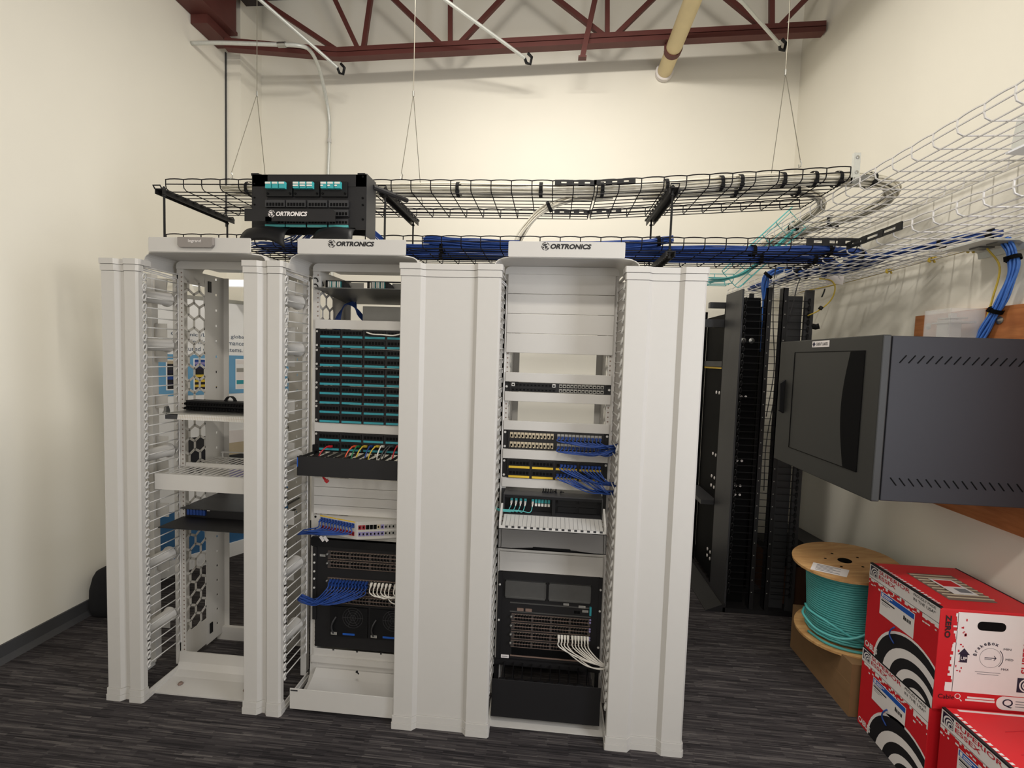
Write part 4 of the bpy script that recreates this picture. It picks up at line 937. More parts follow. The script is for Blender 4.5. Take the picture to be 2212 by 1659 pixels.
bundle('cable_bundle', 'short blue cable bundle with rounded end left of the right rack header', 'blue_cable',
       [(-.50, YT0+.09, zb+.040), (-.40, YT0+.08, zb+.034), (-.2, YT0+.08, zb+.026), (.02, YT0+.08, zb+.022)], 14, .022, .004, fray=1, seed=15)
rnd = random.Random(4)
bundle('cable_bundle', 'spread of dark blue cables above the gap between the left and middle headers', 'blue_cable',
       [(-1.46, YT0+.20, zb+.006), (-1.28, YT0+.16, zb), (-1.1, YT0+.18, zb+.004), (-.9, YT0+.2, zb), (-.7, YT0+.18, zb)], 22, .075, .004, flat=.35, fray=3, seed=17)
bundle('cable_bundle', 'loose blue cables dropping from the black patch housing into the lower tray', 'blue_cable',
       [(-1.02, .06, 2.30), (-1.02, .14, 2.285), (-1.08, .24, 2.262), (-1.20, .34, 2.225), (-1.36, .40, 2.212), (-1.5, .44, 2.208)], 12, .04, .0035, flat=.5, seed=19)
bundle('cable_bundle', 'few blue cables falling from the right end of the black patch housing', 'blue_cable',
       [(-.72, .06, 2.30), (-.715, .10, 2.27), (-.70, .2, 2.235), (-.66, .32, 2.215), (-.5, .40, 2.21)], 6, .016, .0035, seed=21)
bundle('cable_drop', 'bright blue cables bending down from the lower white tray into the black rack', 'light_blue_cable',
       [at(1740, 585, 'y', .95), at(1690, 583, 'y', .96), at(1662, 592, 'y', .97), at(1652, 612, 'y', 1.0), at(1653, 640, 'y', 1.03), at(1652, 700, 'y', 1.06), at(1648, 760, 'y', 1.08)], 12, .022, .0042, ties=[.36], tie_m='port_black', seed=22)
bundle('cable_bundle', 'blue cables lying along the lower white tray toward the wall bracket', 'blue_cable',
       [(1.78, .58, zb), (1.88, .36, zb), (1.95, .16, zb+.002), (1.99, .02, zb+.002), (2.03, -.035, zb-.005)], 10, .016, .004, ties=[.5, .85], tie_m='port_black', seed=23)
bundle('cable_bundle', 'blue cables deep in the lower white tray behind the black tray end', 'blue_cable',
       [(1.90, 1.0, zb), (1.93, .7, zb), (1.90, .45, zb), (1.88, .36, zb)], 8, .016, .004, seed=24)
bundle('cable_drop', 'bright blue cable bundle hanging down the right wall behind the wall cabinet', 'light_blue_cable',
       [(2.045, -.03, 2.19), (2.052, -.055, 2.13), (2.056, -.066, 2.06), (2.056, -.035, 1.955), (2.052, .009, 1.865), (2.046, .045, 1.78)], 10, .018, .0042, ties=[.28, .72], tie_m='port_black', seed=25)
cord('yellow_cable', 'yellow cable hanging beside the blue bundle on the right wall', None, 'yellow_cable', [(2.03, .03, 2.165), (2.06, .0, 2.08), (2.06, .02, 1.95), (2.055, .05, 1.80)], .004)
cord('yellow_cable', 'yellow cable tied along the edge of the lower white tray', None, 'yellow_cable', [(2.04, .04, 2.18), (2.045, .25, 2.183), (2.05, .6, 2.184), (2.05, 1.0, 2.183), (2.0, 1.5, 2.184)], .004)
for y in (.12, .33, .62): tag(MB().tube([V((2.048, y, 2.184))+V((.016*cos(a), .01*sin(a)+.002*k, .014*sin(a*2))) for k, a in enumerate([2*pi*k/9 for k in range(9)])], .005, 5).build('cable_knot', 'yellow_cable', org=(2.048, y, 2.184)), 'knot of yellow cable under the lower white tray edge', 'cable', 'yellow knots under the lower white tray')
cord('yellow_cable', 'thin yellow cable looping from the lower white tray down to the black rack', None, 'yellow_cable', [at(1770, 602, 'y', .8), at(1795, 606, 'y', .8), at(1804, 622, 'y', .8), at(1795, 648, 'y', .82), at(1770, 670, 'y', .86), at(1745, 682, 'y', .92)], .004)
tag(MB().tube([at(1775, 663, 'y', .85), at(1771, 668, 'y', .85)], .012, 8).build('cable_clip', 'black_plastic', org=at(1773, 666, 'y', .85)), 'small black clip on the thin yellow cable loop', 'clip')
cord('hanging_plug', 'thin dark cable end with a green tip hanging near the right wall', None, 'black_plastic', [at(1782, 624, 'y', .8), at(1779, 633, 'y', .8), at(1775, 642, 'y', .8)], .004, None)
tag(MB().bar(at(1785, 602, 'y', .82), at(1822, 606, 'y', .82), .002, .05, (0, 0, 1)).build('paper_tag', 'white_print', org=at(1800, 604, 'y', .82)), 'white paper tag hanging from the lower white tray', 'tag')
# aqua chute and its cable
A0, A1 = at(1706, 455, 'y', .98), at(1558, 585, 'y', .98); dd = (A1-A0).normalized(); sd = V((0, 1, 0)).cross(dd).normalized(); sd = sd if sd.x > 0 else -sd
wire_tray('narrow aqua wire mesh chute sloping down behind the right rack end', A0-sd*.01, A1, sd, .15, .05, 'aqua_wire', up=(0, -1, 0), r=.0026, wave=0)
wire_tray('short level aqua wire mesh tray at the foot of the aqua chute', A1+V((.08, .0, -.07)), A1+V((-.16, .0, -.07)), (0, 1, 0), .15, .05, 'aqua_wire', r=.0026, wave=0)
bundle('cable_bundle', 'aqua fiber cables running down the aqua chute to the right rack end', 'aqua_cable',
       [at(1733, 478, 'y', .95), at(1690, 520, 'y', .95), at(1640, 566, 'y', .94), at(1600, 592, 'y', .90), at(1560, 603, 'y', .75), at(1538, 605, 'y', .6), at(1528, 606, 'y', .45)], 5, .012, .0038, ties=[.06], tie_m='port_black', seed=31)
# brackets of the white trays
t = thing('wall_bracket', 'small pale steel strut where the upper black and white trays meet', 'bracket', (1.64, .3, 2.55))
MB().box((1.620, .285, 2.53), (1.650, .300, 2.672)).build('strut', 'galvanized', t); MB().prism([(.20, 2.535), (.30, 2.53), (.30, 2.56)], 'x', 1.620, 1.650).build('arm', 'galvanized', t)
for z in (2.58, 2.65): MB().lathe([(.008, 0), (.008, -.004), (.001, -.006)], (1.635, .285, z), 8, 'y').build('bolt', 'steel', t)
t = thing('wall_bracket', 'steel trapeze bracket with painted glare under the upper white tray at the right picture edge', 'bracket', (2.0, -.24, 2.46))
MB().prism([(1.87, 2.462), (2.10, 2.462), (2.10, 2.440), (1.87, 2.455)], 'y', -.30, -.20).build('arm', 'glare_plate', t)
MB().prism([(1.885, 2.462), (2.10, 2.462), (2.10, 2.59), (1.90, 2.59)], 'y', -.205, -.20).build('plate', 'galvanized', t)
t = thing('dropout_bracket', 'curved galvanized drop out bracket on the edge of the lower white tray', 'bracket', (2.05, .0, 2.17))
MB().prism([(1.93, 2.180), (2.06, 2.180), (2.085, 2.170), (2.09, 2.140), (2.082, 2.140), (2.076, 2.166), (2.058, 2.174), (1.93, 2.174)], 'y', -.075, .13).build('plate', 'galvanized', t)
for y in (-.05, .03): MB().box((2.0, y, 2.168), (2.06, y+.05, 2.1738)).build('slot_tab', 'dull_steel', t)
t = thing('dropout_bracket', 'pale slotted drop out bracket on the lower white tray above the black rack', 'bracket', at(1690, 595, 'y', .93))
q0, q1 = at(1668, 606, 'y', .92), at(1760, 568, 'y', .80)
MB().bar(q0, q0.lerp(q1, .5), .05, .006, (0, -.4, 1)).build('slotted_plate', 'white_powder', t); MB().bar(q0.lerp(q1, .5), q1, .04, .012, (0, -.4, 1)).build('dark_hinge', 'black_plastic', t)

# ---------------------------------------------------------------- black patch housing hung on the tray
YH = -.02
hx0, hx1 = at(545, 440, 'y', YH).x, at(791, 440, 'y', YH).x; hz1, hz0 = at(660, 377, 'y', YH).z, at(660, 495, 'y', YH).z
def hp(px, py, y=YH): return at(px, py, 'y', y)
t = thing('patch_housing', 'black patch panel housing hanging from the upper tray above the left racks', 'patch housing', ((hx0+hx1)/2, .1, hz0))
mb = MB()
mb.box((hx0, YH, hz0), (hx0+.075, YH+.004, hz1)); mb.box((hx1-.05, YH, hz0), (hx1, YH+.004, hz1)); mb.box((hx0, YH, hp(660, 403).z), (hx1, YH+.004, hz1)); mb.box((hx0+.06, YH+.002, hz0+.01), (hx1-.04, YH+.006, hz1))
mb.build('front_frame', 'black_powder', t)
for x in (hx0-.002, hx1-.001): MB().box((x, YH, hz0-.03), (x+.003, YH+.11, hz1+.004)).build('side_plate', 'dark_grey' if x > -1 else 'black_powder', t)
MB().box((hx0, YH+.10, hz0), (hx1, YH+.104, hz1)).build('back_plate', 'black_powder', t); MB().box((hx0, YH, hz1-.002), (hx1, YH+.104, hz1)).build('top_plate', 'black_powder', t)
for px in (550, 780): mb = MB().box((hp(px-8, 380).x, YH+.001, hz1-.004), (hp(px+8, 380).x, YH+.03, hz1+.007)); mb.build('corner_clip', 'black_powder', t)
for k, (pa, pb) in enumerate(((578, 634), (637, 692), (696, 752))):
    u0, u1, z1_, z0_ = hp(pa, 410).x, hp(pb, 410).x, hp(600, 394).z, hp(600, 426).z
    c = MB().box((u0, YH-.012, z0_), (u1, YH, z1_)).build('fiber_cassette', 'black_plastic', t, bevel=.001)
    for j in range(3):
        mb = MB(); a = u0+.006+j*.033; mb.box((a, YH-.028, hp(600, 411).z), (a+.028, YH-.010, hp(600, 397).z)); mb.m = 1
        mb.box((a+.001, YH-.031, hp(600, 402).z), (a+.025, YH-.028, hp(600, 398).z))
        if k: mb.box((a+.001, YH-.031, hp(600, 407).z), (a+(.025 if k == 1 else .012), YH-.028, hp(600, 404).z))
        mb.build('adapter', ['aqua', 'white_cable'], c)
    for px in (pa+4, pb-4): MB().lathe([(.005, 0), (.005, -.004), (.001, -.005)], (hp(px, 420).x, YH-.012, hp(px, 420).z), 8, 'y').build('latch_knob', 'port_black', c)
for row, (pt, pb_) in enumerate(((434, 449), (454, 468), (474, 486))):
    for c_ in range(4):
        pa = (576, 621, 667, 713)[c_]; u0, u1, z1_, z0_ = hp(pa, 440).x, hp(pa+42, 440).x, hp(660, pt).z, hp(660, pb_).z
        mb = MB().box((u0, YH-.012, z0_), (u1, YH, z1_)); mb.m = 1
        for j in range(6): a = u0+.006+j*(u1-u0-.008)/6; mb.box((a, YH-.0125, z0_+.004), (a+.011, YH-.010, z0_+(z1_-z0_)*.6))
        mb.build('port_block', ['dark_grey', 'port_black'], t)
        if row == 2: MB().box((u0, YH-.013, hp(660, 492).z), (u1, YH-.006, hp(660, 487).z)).build('label_strip', 'aqua_cable', t)
for px in (556,): 
    for py in (397, 427, 442): MB().lathe([(.004, 0), (.004, -.003), (.001, -.004)], (hp(550, py).x, YH, hp(550, py).z), 8, 'y').build('bolt', 'port_black', t)
for py in (382, 428, 443, 474): MB().lathe([(.005, 0), (.005, -.003), (.001, -.004)], (hp(784, py).x, YH, hp(784, py).z), 8, 'y').build('bolt', 'port_black', t)
ys = YH-.06; s0, s1 = at(528, 463, 'y', ys), at(724, 463, 'y', ys); zt_, zb_ = at(620, 451, 'y', ys).z, at(620, 478, 'y', ys).z
sg = MB().prism([(s0.x, zt_), (s1.x-.01, zt_), (s1.x, zt_-.01), (s1.x, zb_), (s0.x, zb_)], 'y', ys, ys+.003).build('sign_plate', 'black_powder', t)
MB().box((s0.x+.1, ys, zb_), (s0.x+.13, YH, zb_+.02)).build('sign_arm', 'black_powder', t)
tc = at(630, 462, 'y', ys); text('ORTRONICS', 'white_print', sg, tc, (1, 0, 0), (0, 0, 1), .021, .148, shear=.22, bold=.045); globe(sg, tc+V((-.095, 0, 0)), (1, 0, 0), (0, 0, 1), .016, 'white_print')
for pa, pb_, k in ((518, 604, 0), (676, 752, 1)):
    u0, u1 = at(pa, 490, 'y', -.1).x, at(pb_, 490, 'y', -.1).x; zt2 = at(560, 479, 'y', -.08).z; mb = MB(); n = 9; m_ = 8; vs = []
    for i in range(n+1):
        a = radians(100*i/n)
        for j in range(m_+1):
            f = j/m_; e = abs(f-.5)*2; x = u0+(u1-u0)*f; fl = .018*(i/n)*(1 if f > .5 else -1)*e
            vs.append((x+fl, -.015-.075*sin(a), zt2-.01-.065*(1-cos(a))-.036*e**2.5*(i/n)+.006*(1-e)))
    mb.add(vs, [(i*(m_+1)+j, i*(m_+1)+j+1, (i+1)*(m_+1)+j+1, (i+1)*(m_+1)+j) for i in range(n) for j in range(m_)])
    o = mb.build('waterfall_chute', 'black_plastic', t, smooth=True); so = o.modifiers.new('thickness', 'SOLIDIFY'); so.thickness = .003
mb = MB().tube([(hx1, .06, 2.425), (hx1+.07, .16, 2.42), (hx1+.10, .26, 2.43)], .012, 8); mb.build('support_arm', 'black_powder', t)
mb = MB().tube([(hx0, .05, 2.475), (hx0-.03, .05, 2.475), (hx0-.038, .05, 2.466), (hx0-.03, .05, 2.435), (hx0, .05, 2.433)], .006, 6); mb.build('hook_arm', 'black_powder', t)

# ================================================================ RIGHT HAND SIDE
# ---------------------------------------------------------------- black open rack along the right wall
t = thing('black_rack', 'black open frame rack standing behind the wall cabinet near the far right corner', 'rack', (1.6, 1.2, 0))
def bx(name, a, b, m='black_powder', **k): return MB().box(a, b).build(name, m, t, **k)
bx('gray_door', (1.412, .985, .02), (1.424, 1.262, 2.125), 'dark_grey', bevel=.001)
bx('rear_door', (1.80, .985, .03), (1.852, 1.0, 2.125), 'dark_grey'); bx('rear_door_edge', (1.84, 1.0, .03), (1.852, 1.085, 2.125), 'dark_grey')
mb = MB().box((1.40, .97, 0), (1.87, 1.26, .03)); mb.prism([(1.395, 0), (1.29, 0), (1.29, .004), (1.395, .05)], 'y', .97, 1.74); mb.box((1.395, .97, 0), (1.415, 1.75, .055)); mb.build('base_frame', 'black_powder', t)
for x, w in ((1.565, .03), (1.662, .03)):
    mb = MB().box((x, .98, .03), (x+w, .986, 2.135)); mb.box((x, .98, .03), (x+.004, 1.03, 2.135)); mb.m = 1
    for i in range(24): mb.box((x+w/2-.003, .979, .14+i*.083), (x+w/2+.003, .9805, .146+i*.083))
    mb.build('inner_post', ['black_powder', 'label_grey'], t)
    mb = MB().box((x, 1.255, .03), (x+w, 1.265, 2.135)); mb.build('inner_post', 'black_powder', t)
FMB = MB(); FMB.tube([(0, 0, 0), (.115, 0, 0)], .0028, 4); FMB.tube([(-.007+.006*cos(a), 0, .017*sin(a)) for a in [2*pi*k/8 for k in range(8)]], .0036, 4, closed=True)
fm = FMB.build('cable_finger', 'black_plastic', t); fm.location = V((1.440, .978, .14))-ORG[t.name]
for v_ in fm.data.vertices: v_.co += ORG[t.name]
ORG[fm.name] = V((1.44, .978, .14))
for i in range(44):
    if i: share('cable_finger', fm.data, t, (1.440, .978, .14+i*.0445))
    o = share('cable_finger', fm.data, t, (1.815, .978, .14+i*.0445)); o.rotation_euler = (0, 0, pi)
cw = MB().tube([(1.59, .99, .14), (1.67, .99, .14)], .0025, 4).build('cross_wire', 'black_wire', t)
for i in range(1, 44): o = share('cross_wire', cw.data, t, (0, 0, i*.0445)); o.location = (0, 0, i*.0445)
mb = MB().box((1.43, 1.262, .03), (1.80, 1.275, 2.1)); mb.build('manager_wall', 'port_black', t) if 0 else None
bx('back_panel', (1.432, 1.06, .03), (1.560, 1.075, 2.08), 'port_black'); bx('back_panel', (1.705, 1.02, .03), (1.80, 1.03, 2.09), 'dark_grey')
mb = MB().box((1.42, 1.275, .03), (1.44, 1.30, 2.05)); mb.box((1.42, 1.72, .03), (1.44, 1.75, 2.05)); mb.box((1.66, 1.275, .03), (1.68, 1.30, 2.05)); mb.box((1.66, 1.72, .03), (1.68, 1.75, 2.05))
mb.box((1.442, 1.30, .05), (1.446, 1.72, 2.0)); mb.build('rack_frame', 'port_black', t)
for z0, z1, x in ((2.035, 2.075, 1.315), (1.90, 1.955, 1.27)): bx('top_bar', (x, 1.29, z0), (1.66, 1.33, z1), 'dark_grey')
bx('shelf_ledge', (1.33, 1.30, .62), (1.45, 1.74, .65), 'dark_grey'); bx('yellow_strip', (1.436, 1.30, 1.605), (1.441, 1.72, 1.617), 'yellow_label'); bx('equipment_front', (1.43, 1.31, 1.62), (1.44, 1.71, 1.66), 'dark_grey')
for z in (1.43, .97, .80, .73, .24, .19):
    for y in (1.37, 1.43): MB().lathe([(.012, 0), (.012, -.004), (.001, -.005)], (1.4415, y, z), 10, 'x').build('bolt_hole', 'white_print', t)
for z in (1.43, 1.0, .83, .77):
    for x in (1.47, 1.50): MB().lathe([(.008, 0), (.008, -.004), (.001, -.005)], (x, 1.06, z), 8, 'y').build('bolt_hole', 'white_print', t)
for x in (1.462, 1.515): MB().lathe([(.018, 0), (.018, -.006), (.001, -.012)], (x, 1.06, 1.80), 12, 'y').build('knob', 'steel', t)
cord('black_wire', 'thin dark cord hanging from the trays down through the black rack', None, 'dark_cable', [at(1748, 570, 'y', .9), at(1725, 610, 'y', .93), at(1712, 660, 'y', .97), at(1690, 740, 'y', 1.02), at(1672, 860, 'y', 1.05), at(1655, 960, 'y', 1.06), at(1650, 1060, 'y', 1.06)], .003)
cord('black_wire', 'second thin dark cord hanging just left of the first at the black rack', None, 'dark_cable', [at(1676, 575, 'y', .9), at(1671, 620, 'y', .95), at(1670, 700, 'y', 1.02), at(1672, 800, 'y', 1.05), at(1655, 900, 'y', 1.06)], .003)
tag(MB().tube([(1.853, 1.0, 1.90), (1.875, .99, 1.895), (1.89, .98, 1.90)], .018, 8).build('cable_grommet', 'black_plastic', org=(1.87, .99, 1.9)), 'black grommet on the black rack where the thin yellow cable ends', 'grommet')
cord('white_wire', 'white cord curling at the back wall left of the black rack', None, 'white_cable', [(1.40, 1.84, .36), (1.46, 1.85, .30), (1.50, 1.84, .22), (1.44, 1.83, .19), (1.41, 1.84, .23), (1.50, 1.84, .25)], .004)
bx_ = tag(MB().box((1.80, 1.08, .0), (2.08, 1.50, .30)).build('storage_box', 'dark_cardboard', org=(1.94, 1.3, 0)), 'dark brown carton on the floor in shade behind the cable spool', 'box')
tag(MB().box((1.80, 1.06, .301), (2.09, 1.52, .355)).build('flat_case', 'black_plastic', org=(1.94, 1.3, .301)), 'flat black case lying on the dark brown carton', 'case')
tag(MB().prism([(1.06, .356), (1.52, .356), (1.52, .44), (1.06, .47)], 'x', 1.93, 2.09).build('gray_case', 'baseboard', org=(2.0, 1.3, .356)), 'dark gray block on the flat black case by the right wall', 'case')

# ---------------------------------------------------------------- wall cabinet on its plywood board
t = tag(MB().box((2.072, -.95, 1.00), (2.098, .45, 1.918)).build('plywood_board', 'plywood', org=(2.085, -.3, 1.0)), 'orange brown plywood board fixed to the right wall behind the cabinet', 'board')
for y in (.36, -.01): MB().lathe([(.016, 0), (.016, -.004), (.006, -.010), (.001, -.012)], (2.072, y, 1.86), 12, 'x').build('fixing_bolt', 'steel', t)
CX, C0, C1, CZ0, CZ1 = 1.42, -.305, .455, 1.148, 1.764
t = thing('wall_cabinet', 'dark gray wall mounted network cabinet with a framed door', 'cabinet', (1.8, .07, CZ0))
MB().box((CX+.035, C0, CZ0), (2.070, C1, CZ1)).build('cabinet_body', 'cabinet_grey', t, bevel=.003)
d = MB().box((CX, C0-.003, CZ0-.004), (CX+.030, C1+.003, CZ1+.003)).build('door', 'cabinet_door', t, bevel=.004)
def dy(px, py): p = at(px, py, 'x', CX-.001); return p.y, p.z
w0, w1, wz0, wz1 = dy(1712, 850)[0], dy(1862, 850)[0], CZ0+.085, CZ1-.055
MB().box((CX-.0015, w1, wz0), (CX+.0005, w0, wz1)).build('door_window', 'cabinet_door', d)
ar = [(w1+.001, wz1-.001), (w1+.001, wz0+.002), (w1+.085, wz0+.002)]
for k in range(13): f = k/12; ar.append((w1+.085+.038*sin(pi*f), wz0+.002+(wz1-wz0-.004)*f))
MB().prism(ar, 'x', CX-.0028, CX-.0016).build('smoked_glass', 'smoked', d)
mb = MB()
for (ya, za, yb, zb2) in ((w0, wz0, w0, wz1), (w1, wz0, w1, wz1), (w0, wz0, w1, wz0), (w0, wz1, w1, wz1)): mb.bar((CX-.001, ya, za), (CX-.001, yb, zb2), .003 if ya != w0 or yb != w0 else .006, .003)
mb.build('window_gasket', 'port_black', d)
hy = dy(1691, 870)[0]; mb = MB().prism([(CX, 1.395), (CX-.022, 1.41), (CX-.026, 1.55), (CX, 1.57)], 'y', hy-.012, hy+.010); h = mb.build('latch_handle', 'black_plastic', d, bevel=.002)
MB().lathe([(.011, 0), (.011, -.004), (.002, -.006)], (CX, hy+.035, 1.425), 12, 'x').build('key_lock', 'steel', d)
ly = (dy(1755, 745)[0], dy(1791, 745)[0]); lz = dy(1773, 743)[1]
pl = MB().box((CX-.002, ly[1], lz-.014), (CX, ly[0], lz+.014)).build('name_plate', 'white_print', d)
text('GREAT LAKES', 'black_print', pl, (CX-.0025, ly[0]+(ly[1]-ly[0])*.60, lz), (0, -1, 0), (0, 0, 1), .0135, abs(ly[0]-ly[1])*.68, bold=.01)
MB().prism([(ly[0]-.015, lz-.011), (ly[0]-.027, lz), (ly[0]-.015, lz+.011), (ly[0]-.004, lz)], 'x', CX-.003, CX-.0021).build('diamond_logo', 'navy_print', pl)
for zc, s in ((CZ1-.085, 1), (CZ0+.075, -1)):
    mb = MB()
    for i in range(19): x = CX+.075+i*.031; mb.bar((x-.011, C0-.0005, zc-.014*s), (x+.011, C0-.0005, zc+.014*s), .003, .004, (0, 1, 0))
    mb.build('vent_row', 'port_black', t)
MB().box((CX+.031, C0+.004, CZ0+.002), (CX+.0345, C1-.004, CZ1-.002)).build('door_seal', 'port_black', t)
t = thing('acrylic_box', 'clear acrylic box with a small part standing on top of the cabinet', 'display box', (2.0, .11, CZ1+.002))
mb = MB(); a, b, z0, z1 = (1.92, .045), (2.06, .185), CZ1+.004, CZ1+.150
for q in (((a[0], a[1]), (a[0]+.003, b[1])), ((b[0]-.003, a[1]), (b[0], b[1])), ((a[0]+.003, a[1]), (b[0]-.003, a[1]+.003)), ((a[0]+.003, b[1]-.003), (b[0]-.003, b[1]))): mb.box((*q[0], z0), (*q[1], z1))
mb.build('clear_walls', 'clear_acrylic', t)
mb = MB().box((1.93, .06, z0), (2.05, .17, z0+.004)); mb.box((1.945, .085, z0+.02), (2.0, .145, z0+.10)); mb.box((1.94, .06, z0+.085), (2.04, .17, z0+.092)); mb.box((1.95, .08, z0+.105), (2.02, .15, z0+.110)); mb.box((1.97, .10, z0), (1.99, .12, z0+.13)); mb.build('inner_stand', 'white_plastic', t)

# ---------------------------------------------------------------- carton, cable spool
t = tag(MB().box((1.665, .10, 0), (2.06, .635, .255)).build('carton', 'cardboard', org=(1.86, .36, 0)), 'plain brown cardboard carton on the carpet under the aqua cable spool', 'box')
MB().box((1.664, .10, .10), (1.665, .635, .155)).build('tape_strip', 'cardboard', t)
SX, SY = 1.80, .37
t = thing('cable_spool', 'wooden spool of thick aqua cable standing on the brown carton', 'cable spool', (SX, SY, .257))
ax = V((-.10, -.02, 1)).normalized(); rotq = V((0, 0, 1)).rotation_difference(ax).to_matrix().to_4x4(); TM = Matrix.Translation((SX, SY, .262)) @ rotq
def sp(): m_ = MB(); m_.T = TM; return m_
sp().lathe([(.235, 0), (.235, .012), (.05, .0121)], (0, 0, 0), 40).build('bottom_flange', 'spool_wood', t)
fl = sp().lathe([(.235, .372), (.235, .384), (.032, .3841), (.032, .3721)], (0, 0, 0), 40).build('top_flange', 'spool_wood', t)
m_ = sp(); m_.lathe([(.031, .3844), (.001, .3844)], (0, 0, 0), 20); m_.lathe([(.022, .3846), (.001, .3846)], (.11, -.10, 0), 16)
for a in (20, 100, 160, 230, 300): m_.lathe([(.007, .3846), (.001, .3846)], (.085*cos(radians(a)), .085*sin(radians(a)), 0), 8)
m_.build('flange_hole', 'port_black', fl)
m_ = sp(); m_.add([(-.18-.035, -.085, .3847), (-.06-.035, -.175, .3847), (-.005-.035, -.105, .3847), (-.125-.035, -.01, .3847)], [(0, 1, 2, 3)]); lb = m_.build('paper_label', 'white_print', fl)
m_ = sp()
for i in range(5):
    f = .15+.16*i; p_ = lambda u, v: V((-.215+.12*u+.055*v, -.085-.09*u+.075*v, .3850)); m_.add([p_(.12, f), p_(.8-.2*(i % 2), f), p_(.8-.2*(i % 2), f+.06), p_(.12, f+.06)], [(0, 1, 2, 3)])
m_.build('print_line', 'grey_print', lb)
m_ = sp(); m_.lathe([(.158, .02), (.16, .05), (.155, .20), (.15, .372)], (0, 0, 0), 28); m_.build('cable_core', 'aqua', t)
m_ = sp(); pts = []
for i in range(29*20+1):
    a = 2*pi*i/20; zz = .022+.0118*i/20; R = .172+.010*max(0, 1-(zz-.02)/.10)**1.5-.004*(zz/.37); pts.append((R*cos(a), R*sin(a), zz))
m_.tube(pts, .0063, 6); m_.build('wound_cable', 'aqua_cable', t, smooth=True)
m_ = sp(); m_.tube(spline([(.0, -.185, .05), (-.08, -.178, .085), (-.16, -.145, .135), (-.205, -.05, .15), (-.19, .02, .145)], 8), .0065, 7)
m_.tube(spline([(-.19, .03, .12), (-.225, -.03, .115), (-.20, -.12, .085), (-.11, -.185, .08), (.0, -.20, .13), (.10, -.165, .235), (.15, -.1, .29)], 8), .0065, 7)
m_.tube(spline([(-.20, -.02, .02), (-.16, -.13, .019), (-.05, -.20, .019), (.07, -.195, .019), (.16, -.13, .019)], 8), .0065, 7); m_.build('loose_loop', 'aqua_cable', t, smooth=True)

